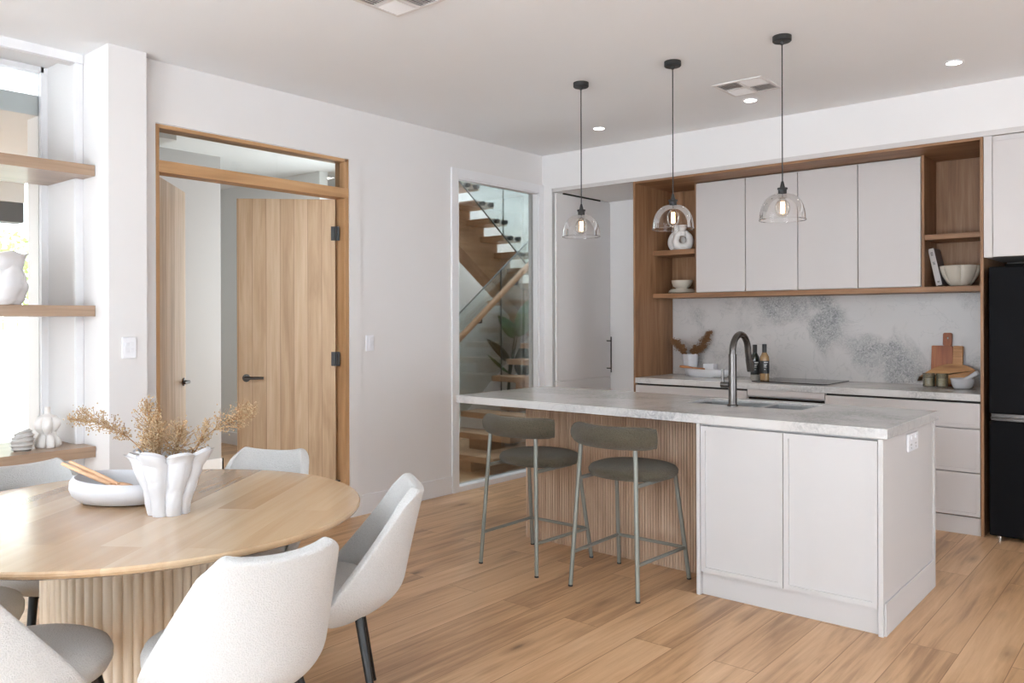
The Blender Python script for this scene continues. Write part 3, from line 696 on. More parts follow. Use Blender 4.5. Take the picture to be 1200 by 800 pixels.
# ------------------------------------------------------------------ counter stools
def make_stool(loc, label):
    t = thing('counter_stool', label, 'stool', loc, 0, 'counter stools at the island')
    # local: rear legs at -y
    s = MB(); rings = []
    for z, k in ((-.034, .80), (-.030, .93), (-.014, .995), (.004, 1.), (.020, .95), (.030, .84), (.034, .60), (.035, .3)):
        rings.append(rring(.236*k, .215*k, .602+z, 40, 2.3, 0.005, .035))
    s.loft(rings); s.build('seat', 'olive', t, smooth=60)
    # bolster backrest
    pts = []; rr = []
    for i in range(25):
        u = -1+2*i/24; pts.append((.012+.238*u, -.255+.105*u*u, .803)); rr.append(.056*(1-abs(u)**14*.18))
    s = MB(); n = 20; rings = []
    for i, p in enumerate(pts):
        tx_ = Vector(pts[min(i+1, 24)])-Vector(pts[max(i-1, 0)]); tx_.normalize(); nr = Vector((tx_.y, -tx_.x, 0))
        rings.append([Vector(p)+nr*(rr[i]*.82*math.cos(2*PI*j/n))+Vector((0, 0, rr[i]*1.04*math.sin(2*PI*j/n))) for j in range(n)])
    s.loft(rings); bk = s.build('backrest', 'olive', t, smooth=50)
    for q in (0, -1):
        ring = list(rings[q]); e = MB(); e.tube(ring+[ring[0]], .0035, 6, False); e.build('piping', 'olive', bk)
    RB = {}
    for sx in (-1, 1):
        foot = Vector((sx*.205, -.25, 0)); top = Vector((sx*.165, -.205, .775))
        l = MB().tube([foot+Vector((0, 0, .004)), top], .0115, 12).build('leg', 'steelpaint', t)
        MB().tube([foot, foot+(top-foot)*.012], .0122, 12).build('foot_cap', 'rubber', l)
        f2 = Vector((sx*.222, .25, 0)); t2 = Vector((sx*.185, .165, .585))
        l = MB().tube([f2+Vector((0, 0, .004)), t2], .0115, 12).build('leg', 'steelpaint', t)
        MB().tube([f2, f2+(t2-f2)*.015], .0122, 12).build('foot_cap', 'rubber', l)
        RB[sx] = (foot.lerp(top, .18/.775), f2.lerp(t2, .18/.60), foot.lerp(top, .568/.775), t2)
    for sx in (-1, 1):
        MB().tube([RB[sx][0], RB[sx][1]], .0095, 10).build('foot_rail', 'steelpaint', t)
        b = MB(); p0, p1 = RB[sx][2], RB[sx][3]+Vector((0, -.06, -.018))
        b.box(min(p0.x, p1.x)-.003, max(p0.x, p1.x)+.003, p0.y, p1.y, .558, .576); b.build('seat_bracket', 'steelpaint', t, smooth=0, bevel=.002)
    MB().tube([RB[-1][1], RB[1][1]], .0095, 10).build('foot_rail', 'steelpaint', t)
    return t
s1 = make_stool((-2.955, 3.732, 0), 'olive upholstered counter stool nearer the stair window')
dup(s1, (-2.320, 3.734, 0), 0, 'olive upholstered counter stool nearer the white island cupboards')

# ------------------------------------------------------------------ pendants, downlights, vents
def pendant(x, label, zs, first=None):
    loc = (x, 4.27, HC)
    if first: return dup(first, loc, 0, label)
    t = thing('pendant_light', label, 'pendant light', loc, 0, 'clear glass pendants over the island')
    MB().lathe([(.049, 0), (.049, -.026), (.045, -.030), (.012, -.030), (.008, -.045)], n=32).build('canopy', 'black', t)
    MB().tube([(0, 0, -.04), (0, 0, -.79)], .0034, 8).build('cord', 'black', t)
    MB().lathe([(.006, -.775), (.012, -.80), (.013, -.808), (.026, -.810), (.027, -.818), (.022, -.820), (.022, -.858), (.026, -.862), (.018, -.865)], n=28).build('socket', 'black', t)
    prof = []
    for i in range(15):
        a = PI/2*i/14; prof.append((.026+.093*math.sin(a)**.92, -.842-.13*(1-math.cos(a))))
    prof[-1] = (.1195, -.975); prof.append((.1205, -.982))
    g = MB().lathe(prof, n=48, cap0=False, cap1=False).build('shade', 'pendglass', t, smooth=60)
    MB().tube([(.1203*math.cos(2*PI*j/48), .1203*math.sin(2*PI*j/48), -.982) for j in range(49)], .0022, 6, False).build('rim', 'pendglass', g)
    bp = [(.012, -.862), (.016, -.875)]
    for i in range(1, 12):
        a = PI*i/12; bp.append((.034*math.sin(a)**.8+.004, -.918+.046*math.cos(a)))
    b = MB().lathe(bp, n=28, cap1=True, cap0=False).build('bulb', 'bulbglass', t, smooth=60)
    f = MB()
    for a in (0, 2.1, 4.2):
        f.tube([(.008*math.cos(a), .008*math.sin(a), -.885), (.009*math.cos(a), .009*math.sin(a), -.945)], .0032, 6)
    f.build('filament', 'filament', b)
    return t
p1 = pendant(-3.000, 'clear glass dome pendant nearest the stair window, leftmost over the island', None)
pendant(-2.345, 'clear glass dome pendant hanging in front of the looped vase niche', None, p1)
pendant(-1.690, 'clear glass dome pendant hanging in front of the cream overhead cabinets', None, p1)
def downlight(x, y, label, first=None):
    if first: return dup(first, (x, y, HC), 0, label)
    t = thing('downlight', label, 'ceiling light', (x, y, HC), 0, 'recessed ceiling downlights')
    MB().lathe([(.052, 0), (.052, -.004), (.042, -.006), (.040, -.002)], n=32, cap0=False, cap1=False).build('rim', 'plastic', t)
    MB().lathe([(.041, -.003), (.041, -.0045)], n=28).build('diffuser', 'led', t)
    return t
dl = downlight(-3.600, 5.37, 'round recessed downlight nearest the stair window corner')
downlight(-2.347, 5.365, 'round recessed downlight beside the square air vent', dl)
downlight(-1.087, 5.363, 'round recessed downlight toward the fridge, rightmost on the ceiling', dl)
downlight(-7.60, 4.48, 'round recessed downlight seen just over the transom bar', dl)
downlight(-7.04, 5.35, 'round recessed downlight seen through the right end of the transom', dl)
def vent(cx, cy, label):
    t = thing('air_vent', label, 'air vent', (cx, cy, HC)); s = .166
    b = MB(); fw = .022
    b.box(-s, s, -s, -s+fw, -.008, 0); b.box(-s, s, s-fw, s, -.008, 0); b.box(-s, -s+fw, -s+fw, s-fw, -.008, 0); b.box(s-fw, s, -s+fw, s-fw, -.008, 0)
    b.box(-.012, .012, -s+fw, s-fw, -.008, 0); b.box(-s+fw, -.012, -.012, .012, -.008, 0); b.box(.012, s-fw, -.012, .012, -.008, 0)
    b.build('frame', 'ventwhite', t, smooth=0, bevel=.002)
    MB().box(-s+.01, s-.01, -s+.01, s-.01, -.0015, -.0005)  .build('backing', 'ventgrey', t, smooth=0)
    for qx in (-1, 1):
        for qy in (-1, 1):
            v = MB(); c0, c1 = .014, s-fw-.001
            for i in range(8):
                u = c0+(c1-c0)*(i+.5)/8
                d = .006 if qx*qy > 0 else -.006
                if qx*qy > 0: v.add([(qx*u-.006, qy*c0, -.002), (qx*u+.004, qy*c0, -.010), (qx*u+.004, qy*c1, -.010), (qx*u-.006, qy*c1, -.002)], [(0, 1, 2, 3)])
                else: v.add([(qx*c0, qy*u-.006, -.002), (qx*c0, qy*u+.004, -.010), (qx*c1, qy*u+.004, -.010), (qx*c1, qy*u-.006, -.002)], [(0, 1, 2, 3)])
            ob = v.build('louvres', 'ventwhite', t, smooth=0); sd = ob.modifiers.new('s', 'SOLIDIFY'); sd.thickness = .0015
    return t
vent(-2.223, 5.033, 'square white ceiling vent beside the middle downlight')
vent(-2.865, 2.575, 'square white ceiling vent at the top edge of the photo')

# ------------------------------------------------------------------ wall plates
def plate(loc, w_, h_, label, rockers, cat='switch'):
    t = thing('light_switch' if cat == 'switch' else 'power_outlet', label, cat, loc)
    MB().box(0, .009, -w_/2, w_/2, -h_/2, h_/2).build('plate', 'plastic', t, smooth=0, bevel=.003)
    for y, z in rockers:
        MB().box(.009, .0125, y-.009, y+.009, z-.012, z+.012).build('rocker', 'plastic', t, smooth=0, bevel=.002)
    return t
plate((XW+.0005, 3.885, 1.237), .072, .115, 'white light switch on the wall beside the oak doors', [(0, .026), (0, 0), (0, -.026)])
plate((-4.5265, 2.094, 1.255), .078, .118, 'white four-rocker switch plate on the white column', [(-.014, .018), (.014, .018), (-.014, -.016), (.014, -.016)])

# ------------------------------------------------------------------ dining table
TC = (-2.815, 1.36)
DT = thing('dining_table', 'round blond timber dining table with fluted drum base', 'table', (TC[0], TC[1], 0))
prof = [(.0, .716), (.60, .716), (.715, .722), (.733, .730), (.738, .738), (.738, .745), (.734, .750), (.0, .750)]
MB().lathe(prof, n=128, cap0=False, cap1=False).build('tabletop', 'table', DT, smooth=25)
n_fl = 66; ring = []
for k in range(n_fl):
    for q in range(6):
        a0 = 2*PI*(k+q/6)/n_fl; d = .011*abs(math.sin(PI*q/6))**.55
        ring.append(((.312+d)*math.cos(a0), (.312+d)*math.sin(a0)))
MB().loft([[(x, y, z) for x, y in ring] for z in (.012, .716)]).build('fluted_base', 'flute', DT, smooth=35)
MB().lathe([(.312, 0), (.312, .013)], n=64).build('plinth', 'flute', DT)

# ------------------------------------------------------------------ dining chairs
def make_chair():
    t = thing('dining_chair', '', 'chair', (0, 0, 0), 0, 'white boucle dining chairs around the round table')
    # seat cushion (front is +y)
    s = MB(); rings = []
    for z, k in ((.385, .70), (.388, .84), (.402, .94), (.425, .995), (.448, 1.0), (.468, .96), (.481, .86), (.488, .66), (.490, .35)):
        rings.append(rring(.220*k, .222*k, z+.012, 48, 2.15, 0, .100))
    s.loft(rings); seat = s.build('seat', 'boucle', t, smooth=60)
    # wrap-around back shell
    nu, nv = 32, 26; rows = []
    for i in range(nv+1):
        t_ = i/nv; row = []
        for j in range(nu+1):
            u = -1+2*j/nu; au = abs(u)
            vt = 1-.035*(1-min(1, au/.72)**2)-.13*max(0, (au-.72)/.28)**2.2
            vb = .169*max(0, (au-.55)/.45)**2.0
            v = vb+(vt-vb)*t_
            hw = .226-.075*max(0, v-.2)**1.1/.8**1.1
            yb = -.179-.091*max(0, v)**1.15+.11*max(0, 1-v/.22)**2
            wd = .239*max(0, 1-v)**1.25+.042
            a = math.radians(78)
            x = hw*math.sin(u*a)/math.sin(a); y = yb+wd*(1-math.cos(u*a))/(1-math.cos(a))
            z = .395+.431*v
            row.append((x, y, z))
        rows.append(row)
    s = MB(); s.loft(rows, False, False, closed=False)
    b = s.build('back_shell', 'boucle', t, smooth=180)
    # thickness goes towards the sitter
    sd = b.modifiers.new('s', 'SOLIDIFY'); sd.thickness = .040; sd.offset = SOLID_OFF; sd.use_even_offset = False
    sb = b.modifiers.new('ss', 'SUBSURF'); sb.levels = 2; sb.render_levels = 2
    MB().box(-.13, .13, -.06, .22, .388, .400).build('seat_base', 'black', t, smooth=0, bevel=.004)
    for sx in (-1, 1):
        for sy in (-1, 1):
            yt, yf = (.205, .285) if sy > 0 else (-.065, -.130)
            bx_ = .205 if sy > 0 else .245
            l = MB().tube([(sx*.14, yt, .402), (sx*bx_, yf, .004)], [.0165, .0105], 14).build('leg', 'blacklegs', t)
            MB().tube([(sx*bx_, yf, 0), (sx*(bx_-.001), yf, .006)], .0112, 12).build('glide', 'rubber', l)
    return t
SOLID_OFF = 1.
ch0 = make_chair()
def place(ch, px, py, face, label):
    # px,py: foot-print centre; face: heading in degrees
    ch.location = (px, py, 0); ch.rotation_euler = (0, 0, math.radians(face-90)); ch['label'] = label
chairs = [  # x, y, heading, label
    (-2.063, 1.258, 171, 'white boucle dining chair in the foreground with its back to the camera'),
    (-2.348, 1.833, 231.9, 'white boucle dining chair seen side-on, standing nearest the stools'),
    (-3.120, 1.932, 298, 'white boucle dining chair behind the table, in front of the oak doors'),
    (-3.465, 1.290, 2, 'white boucle dining chair under the wall shelves beside the window'),
    (-2.445, .770, 118, 'white boucle dining chair cut off by the bottom left corner of the photo'),
    (-3.13, .745, 62, 'white boucle dining chair left of the table base, mostly hidden by the corner chair'),
]
for i, (x, y, fc, lab) in enumerate(chairs):
    if i == 0: pend_first = (x, y, fc, lab)
    else: dup(ch0, (x, y, 0), math.radians(fc-90), lab)
place(ch0, *pend_first)

# ------------------------------------------------------------------ table centrepiece
VZ = .7505
vx, vy = -2.672, 1.372
V = thing('petal_vase', 'white petal-edged vase on the dining table, full of dried flowers', 'vase', (vx, vy, VZ))
n = 147; nl = 7; rows = []
for i in range(33):
    t_ = i/32; z = .212*t_; base = .060+.032*t_+.022*t_**3
    row = []
    for j in range(n):
        a = 2*PI*j/n; q = nl*a/2+.5+.34*math.sin(5.5*t_+.6); pet = math.floor(q/PI+.5); lobe = abs(math.cos(q))**.42
        ph = (pet % nl)*2.4
        amp = .016+.028*t_**1.4+.007*math.sin(ph)*t_
        ruf = .0055*math.sin(13*t_+ph)*(.3+.7*t_)*lobe+.003*noise.noise(Vector((math.cos(a)*5, math.sin(a)*5, t_*7)))
        curl = .010*t_**5*lobe
        r = base+amp*(lobe-.55)+ruf+curl
        zz = z-.026*(1-lobe)*t_**3+.008*t_**3*math.sin(ph)*lobe
        row.append((r*math.cos(a), r*math.sin(a), zz))
    rows.append(row)
inner = [[(p[0]*k, p[1]*k, p[2]-dz) for p in rows[-1]] for k, dz in ((.975, .004), (.93, .004), (.87, -.006), (.82, .02), (.72, .08), (.55, .13))]
s = MB(); s.loft(rows+inner, True, True); s.build('body', 'ceramic', V, smooth=60)
B = thing('oval_bowl', 'low white oval bowl beside the petal vase on the dining table', 'bowl', (-2.968, 1.352, VZ), math.radians(35))
rings = []
for r, z in ((.62, 0), (.80, .006), (.95, .030), (1.0, .052), (.985, .072), (.93, .086), (.895, .088), (.88, .080), (.90, .05), (.82, .02), (.5, .012)):
    rings.append(rring(.190*r, .125*r, z, 48, 2.1))
for rg in rings[4:8]:
    for q in range(len(rg)): rg[q] = (rg[q][0], rg[q][1], rg[q][2]+.010*math.cos(2*PI*q/48-2.6))
MB().loft(rings).build('body', 'ceramic', B, smooth=60)
def server(p0, p1, label, off):
    p0, p1 = Vector(p0), Vector(p1); t = p1-p0
    b = MB(p0); b.tube([p0, p0.lerp(p1, .25), p0.lerp(p1, .6), p1], [.006, .0085, .0075, .006], 10)
    o_ = b.build('salad_server', 'spoon')
    side = t.cross(Vector((0, 0, 1))).normalized(); b = MB(p0); rws = []
    up_ = side.cross(t.normalized())
    for i in range(9):
        u = i/8; wdt = .006+.022*math.sin(PI*min(1, u*.85+.05)); c_ = p0-t.normalized()*(.075*u-.006)
        rws.append([c_+side*wdt*q+up_*(.006*abs(q)-.003) for q in (-1, -.5, 0, .5, 1)])
    b.loft(rws, False, False, closed=False); oo = b.build('bowl_end', 'spoon', o_); sd = oo.modifiers.new('s', 'SOLIDIFY'); sd.thickness = .004
    return tag(o_, label, 'utensil', 'wooden servers in the white oval bowl')
server((-2.985, 1.315, .815), (-3.175, 1.225, .882), 'wooden salad server in the white oval bowl, the nearer of the two', 0)
server((-2.965, 1.335, .815), (-3.175, 1.252, .884), 'wooden salad server in the white oval bowl, the farther of the two', 0)

def spray(base, tip, bow, nb, spread, label, group, size=.0031, mat='dry', smat='drystem', start=.35, name='dried_flower_spray', cat='dried flowers'):
    base, tip = Vector(base), Vector(tip); t = thing(name, label, cat, base, 0, group)
    ax = tip-base; L = ax.length; bow = Vector(bow)
    curve = lambda u: ax*u+bow*(math.sin(PI*u*.5)*(1-u)*1.6)
    st = MB(); st.tube([curve(i/10) for i in range(11)], [.0022-.0014*i/10 for i in range(11)], 6)
    fb = MB()
    nt_ = max(6, nb//9)
    for q in range(nt_):
        u = start+(1-start)*((q+.5)/nt_); c_ = curve(u); prof_ = math.sin(PI*min(1, (u-start)/(1-start)*.80+.16))**.8
        d = Vector((random.gauss(0, 1), random.gauss(0, 1), random.gauss(0, 1))).normalized()*spread*prof_+ax.normalized()*spread*.7
        e_ = c_+d; st.tube([c_, e_], .0008, 4)
        for k in range(nb//nt_):
            p = c_.lerp(e_, random.uniform(.25, 1.05))+Vector((random.gauss(0, 1), random.gauss(0, 1), random.gauss(0, 1)))*spread*.16
            r_ = size*random.uniform(.6, 1.25)
            fb.add([p+Vector(v_)*r_ for v_ in ((1, 0, 0), (-1, 0, 0), (0, 1, 0), (0, -1, 0), (0, 0, 1), (0, 0, -1))],
                   [(0, 2, 4), (2, 1, 4), (1, 3, 4), (3, 0, 4), (2, 0, 5), (1, 2, 5), (3, 1, 5), (0, 3, 5)])
    st.build('stem', smat, t); fo = fb.build('florets', mat, t, smooth=0); fo['kind'] = 'stuff'
    return t
VB = (vx, vy, .86)
# directions of the image plane at the vase: right = (.766,.643)
rx_, ry_ = .766, .643
def at(dx, dz, dd=0.): return (vx+rx_*dx-.643*dd, vy+ry_*dx+.766*dd, dz)
gp = 'dried flower sprays in the petal vase'
spray(at(-.03, .88), at(-.315, 1.065), (0, 0, .10), 620, .046, 'dried beige spray reaching furthest left toward the knotted vase', gp)
spray(at(-.03, .88), at(-.09, 1.09, .04), (0, 0, 0), 640, .056, 'dried beige spray standing tallest from the left half of the petal vase', gp)
spray(at(-.02, .88), at(-.015, 1.055, -.06), (0, 0, 0), 440, .046, 'dried beige spray standing upright in front of the left oak door leaf', gp)
spray(at(.0, .88), at(.04, 1.02, .0), (0, 0, 0), 520, .054, 'dense dried beige spray at the middle of the petal vase', gp)
spray(at(.03, .88), at(.115, 1.045, .02), (.02, .02, 0), 320, .036, 'slim dried beige spray leaning right of the middle', gp)
spray(at(.025, .88), at(.245, 1.075, .06), (0, 0, .08), 560, .050, 'dried beige spray reaching furthest right over the oak door', gp, start=.5)
spray(at(-.02, .88), at(-.03, .985, -.115), (0, 0, .09), 260, .036, 'short dried beige spray spilling over the front rim of the petal vase', gp)

# ------------------------------------------------------------------ wall shelves by the window
def wshelf(z1, label):
    b = MB((-4.9, 1.4, z1-.06)); z0 = z1-.060
    b.box(-4.868, -4.690, -1.1, 1.986, z0, z1); b.box(-5.235, -4.868, -1.1, 1.944, z0, z1)
    tag(b.build('wall_shelf', 'shelfoak', smooth=0, bevel=.0015), label, 'shelf', 'timber shelves in front of the window')
wshelf(2.269, 'thick timber shelf nearest the ceiling, holding nothing in view')
wshelf(1.489, 'thick timber shelf at eye level holding the glossy swirled vase')
wshelf(.707, 'thick timber shelf lowest of three, holding the knotted and ridged vases')
def interp(t, pts):
    for (a, x), (b, y) in zip(pts[:-1], pts[1:]):
        if t <= b:
            u = (t-a)/(b-a); u = u*u*(3-2*u); return x+(y-x)*u
    return pts[-1][1]
# glossy swirled vase
GV = (-4.80, 1.525, 1.4895)
rows = []; n = 72
for i in range(33):
    t_ = i/32; z = .270*t_
    r0 = interp(t_, ((0, .116), (.12, .134), (.35, .149), (.55, .140), (.72, .127), (.88, .133), (1, .152)))
    row = []
    for j in range(n):
        a = 2*PI*j/n; ph = 6*(a-1.0*t_)+.6*math.sin(3*t_); r = r0+.010*(abs(math.cos(ph/2))**.9-.6)
        row.append((GV[0]+r*math.cos(a), GV[1]+r*math.sin(a), GV[2]+z+.006*t_**6*math.sin(ph)))
    rows.append(row)
c0 = Vector(GV)
inn = [[tuple(c0+Vector(((Vector(p)-c0).x*k, (Vector(p)-c0).y*k, (Vector(p)-c0).z-d))) for p in rows[-1]] for k, d in ((.95, .002), (.88, .05), (.8, .1))]
tag(MB(GV).loft(rows+inn).build('swirled_vase', 'gloss', smooth=70), 'glossy white swirled vase on the eye-level timber shelf', 'vase')
# ridged small vase
SV = (-4.83, 1.665, .7075); rows = []
prof = []
for i in range(61):
    t_ = i/60; rr_ = .047*(math.sin(PI*min(1, .22+.66*t_))**.7)+.008
    prof.append((rr_-.004+.011*max(0, 1-abs((t_*5) % 1-.5)*2.6)**1.5, .108*t_))
rows = [[(SV[0]+(r+.003*math.sin(3*2*PI*j/36+z*40))*math.cos(2*PI*j/36), SV[1]+(r+.003*math.sin(3*2*PI*j/36+z*40))*math.sin(2*PI*j/36), SV[2]+z+.010*math.sin(2*PI*j/36+.6)*(z/.1)) for j in range(36)] for r, z in prof]
tag(MB(SV).loft(rows).build('ridged_vase', 'stone', smooth=25), 'small grey vase with horizontal ridges on the lowest timber shelf', 'vase')
# knotted vase: a ring of fat loops around a neck
KV = (-4.86, 1.800, .7075)
rows = []; n = 120; kp = [(.050, 0), (.056, .012), (.054, .030), (.046, .050), (.036, .068), (.036, .078), (.048, .090), (.058, .108), (.060, .125), (.055, .142), (.042, .158), (.024, .170), (.0155, .178), (.0145, .200), (.0165, .212)]
from_k = []
for a_, b_ in zip(kp[:-1], kp[1:]):
    for q in range(4): from_k.append((a_[0]+(b_[0]-a_[0])*q/4, a_[1]+(b_[1]-a_[1])*q/4))
from_k.append(kp[-1])
for r, z in from_k:
    amt = min(1, max(0, (.172-z)/.03))*.34; tw = .35 if z > .072 else 0.
    row = []
    for j in range(n):
        a = 2*PI*j/n; lb = abs(math.cos(3.0*(a+tw)))**.6; rr_ = r*(1.22 if z < .165 else 1.)*(1-amt*(1-lb)+.05*amt*math.sin(7*a+z*60))
        row.append((KV[0]+rr_*math.cos(a), KV[1]+rr_*math.sin(a), KV[2]+z*1.05+.006*math.sin(2*a)*min(1, z/.03)*(1 if z < .16 else 0)))
    rows.append(row)
rows += [[(KV[0]+(p[0]-KV[0])*.7, KV[1]+(p[1]-KV[1])*.7, p[2]-d) for p in rows[len(from_k)-1]] for d in (0, .03)]
tag(MB(KV).loft(rows).build('knotted_vase', 'plaster', smooth=70), 'white knotted vase with slim neck on the lowest timber shelf', 'vase')

# ------------------------------------------------------------------ kitchen niche contents
# looped double vase
L0 = (-3.44, 6.40, 2.0005)
t = thing('looped_vase', 'white sculptural vase of two looped arms in the upper left niche', 'vase', L0)
def loop_vase(cx, cy, w_, h_, rot, r):
    pts = []
    for i in range(33):
        th = -PI/2+2*PI*i/32
        pts.append((w_*math.cos(th)*(1-.12*math.sin(th)), 0, .012+h_*.5+h_*.42*math.sin(th)))
    mb = MB(); m_ = Matrix.Rotation(rot, 3, 'Z')
    pts = [m_@Vector(p)+Vector((cx, cy, 0)) for p in pts]
    mb.tube(pts, [r*(1.12-.25*math.sin(-PI/2+2*PI*i/32)) for i in range(33)], 14)
    top = h_*.92
    mb.tube([m_@Vector((0, 0, top-.02))+Vector((cx, cy, 0)), m_@Vector((0, 0, top+.035))+Vector((cx, cy, 0)), m_@Vector((0, 0, top+.075))+Vector((cx, cy, 0))], [.040, .028, .036], 16)
    mb.lathe([(.045, .0), (.050, .01), (.040, .025)], (cx, cy, 0), 20)
    return mb
loop_vase(.045, -.045, .058, .155, .45, .027).build('loop', 'plaster', t, smooth=60)
loop_vase(-.050, .03, .058, .165, .1, .026).build('loop', 'plaster', t, smooth=60)
# plates and bowl
gpp = 'cream dinner plates stacked in the left niche'
def plate_disc(z, r, label):
    o_ = MB((-3.43, 6.40, z)).lathe([(r*.6, 0), (r*.68, .003), (r*.97, .011), (r, .014), (r*.985, .018), (r*.7, .010), (r*.3, .008)], (-3.43, 6.40, z), 40).build('dinner_plate', 'bowlclay', smooth=50)
    return tag(o_, label, 'plate', gpp)
plate_disc(1.6265, .118, 'cream plate at the bottom of the stack in the left niche')
plate_disc(1.6375, .112, 'cream plate in the middle of the stack in the left niche')
plate_disc(1.6485, .100, 'cream plate right below the small bowl in the left niche')
zb = 1.6625
tag(MB((-3.43, 6.40, zb)).lathe([(.045, .0), (.05, .002), (.05, .012), (.076, .030), (.088, .060), (.091, .080), (.086, .080), (.080, .055), (.045, .03), (.01, .028)], (-3.43, 6.40, zb), 40).build('small_bowl', 'bowlclay', smooth=50), 'small cream bowl on top of the plate stack in the left niche', 'bowl')
# leaning book + scalloped bowl
bk = thing('book', 'grey hardback book leaning in the right niche beside the scalloped bowl', 'book', (-1.405, 6.36, 1.6350)); bk.rotation_euler = (0, math.radians(-12), 0)
MB().box(.004, .034, .004, .196, .004, .262).build('pages', 'paper', bk, smooth=0)
MB().box(.034, .038, 0, .20, 0, .266).build('cover', 'bookcover', bk, smooth=0)
MB().box(0, .004, 0, .20, 0, .266).build('cover', 'bookcover', bk, smooth=0)
sp = MB().box(0, .038, -.004, .003, 0, .266).build('spine', 'bookspine', bk, smooth=0)
e = MB()
for z in (.215, .222, .229, .236, .15, .157, .165, .02, .026): e.box(.012, .026, -.0048, -.0038, z, z+.004)
e.build('spine_print', 'ink', sp, smooth=0)
SB = (-1.262, 6.40, 1.6265); rows = []; n = 84
for r, z in ((.045, 0), (.06, .004), (.085, .03), (.112, .075), (.126, .115), (.131, .142), (.127, .146), (.118, .12), (.09, .05), (.04, .02)):
    row = []
    for j in range(n):
        a = 2*PI*j/n; s_ = 1-.13*(1-abs(math.sin(3*a+.9)))**3*min(1, z/.05+.3)
        row.append((SB[0]+r*s_*math.cos(a), SB[1]+r*s_*math.sin(a), SB[2]+z))
    rows.append(row)
tag(MB(SB).loft(rows).build('scalloped_bowl', 'bowlclay', smooth=50), 'cream scalloped bowl in the lower right niche', 'bowl')

# ------------------------------------------------------------------ things on the back worktop
WZ = .9145
# white oval tray
TR = (-3.17, 6.36, WZ); rings = []
for r, z in ((.70, 0), (.82, .003), (.96, .032), (1.0, .058), (.985, .062), (.93, .045), (.8, .014), (.4, .010)): rings.append([(TR[0]+p[0], TR[1]+p[1], TR[2]+p[2]) for p in rring(.205*r, .088*r, z, 48, 2.1)])
tag(MB(TR).loft(rings).build('oval_tray', 'ceramic', smooth=50), 'low white oval tray on the back worktop behind the tap', 'tray')
SP = Vector((-3.40, 6.30, .999)); sp_ = MB(SP); a_, b_ = SP, Vector((-3.19, 6.35, .982))
sp_.tube([a_, a_.lerp(b_, .15), a_.lerp(b_, .5), b_], [.009, .012, .007, .006], 10)
tag(sp_.build('wooden_spoon', 'spoondark'), 'small brown wooden spoon resting across the white oval tray', 'spoon')
SVz = (-3.395, 6.49, WZ)
rows = []; n = 48
for i in range(17):
    t_ = i/16; r = .040+.026*t_+.006*math.sin(PI*t_)
    rows.append([((r+.004*math.sin(5*(2*PI*j/n)+2*t_)*t_)*math.cos(2*PI*j/n), (r+.004*math.sin(5*(2*PI*j/n)+2*t_)*t_)*math.sin(2*PI*j/n), .185*t_) for j in range(n)])
rows += [[(p[0]*.9, p[1]*.9, p[2]-.01) for p in rows[-1]], [(p[0]*.75, p[1]*.75, p[2]-.10) for p in rows[-1]]]
v2 = thing('sprig_vase', 'small white tapered vase holding brown sprigs on the back worktop', 'vase', SVz)
MB().loft(rows).build('body', 'ceramic', v2, smooth=60)
g2 = 'brown sprigs in the small white vase'
b0 = Vector(SVz)+Vector((0, 0, .12))
def at2(dx, dz, dd=0.): return (SVz[0]+rx_*dx, SVz[1]+ry_*dx*.5-.03, dz)
spray(b0, at2(-.15, 1.205), (0, 0, .03), 900, .042, 'brown dried sprig leaning left from the small white vase', g2, .0048, 'drybrown', 'drybrown', .3, 'dried_sprig', 'dried flowers')
spray(b0, at2(.20, 1.275), (0, 0, -.02), 1100, .045, 'brown dried sprig leaning far right from the small white vase', g2, .0048, 'drybrown', 'drybrown', .3, 'dried_sprig', 'dried flowers')
spray(b0, at2(.06, 1.15), (0, 0, 0), 420, .036, 'short brown dried sprig in the middle of the small white vase', g2, .0048, 'drybrown', 'drybrown', .3, 'dried_sprig', 'dried flowers')
cb = (-3.215, 6.50, WZ)
tag(MB(cb).box(cb[0]-.05, cb[0]+.05, cb[1]-.04, cb[1]+.04, WZ, WZ+.105).build('white_box', 'plastic', smooth=0, bevel=.006), 'plain white box behind the oval tray on the back worktop', 'box')
# bottles
def bottle(loc, glass, label, base):
    t = thing('bottle', label, 'bottle', loc, 0, 'bottles by the cooktop')
    MB().lathe([(.032, 0), (.036, .004), (.036, .045)], n=28).build('base', base, t, smooth=40)
    MB().lathe([(.036, .045), (.036, .165), (.034, .185), (.024, .205), (.0155, .222), (.0145, .235)], n=28).build('body', glass, t, smooth=40)
    MB().lathe([(.0165, .215), (.0175, .222), (.0175, .282), (.0165, .285)], n=24).build('cap', 'black', t, smooth=40)
    lb = MB(); lb.lathe([(.0364, .055), (.0364, .155)], n=32, cap0=False, cap1=False); l = lb.build('label_band', 'label', t, smooth=40)
    pr_ = MB()
    for z, w0, hh in ((.140, .55, .006), (.124, .40, .004), (.114, .28, .004), (.104, .32, .003), (.085, .2, .003)):
        ac = math.atan2(-.766, .643)+.05; st_ = ac-.45
        arc = [st_+w0*1.6*i/8 for i in range(9)]
        pr_.loft([[(.0367*math.cos(a), .0367*math.sin(a), zz) for a in arc] for zz in (z, z+hh)], False, False, closed=False)
    pr_.build('label_print', 'labelprint', l, smooth=0)
    return t
bottle((-2.70, 6.245, WZ), 'bottle', 'dark glass bottle with black label, nearer the tap', 'bottleclear')
bottle((-2.60, 6.195, .9215), 'amber', 'amber oil bottle with black cap and label, beside the dark bottle', 'amber')
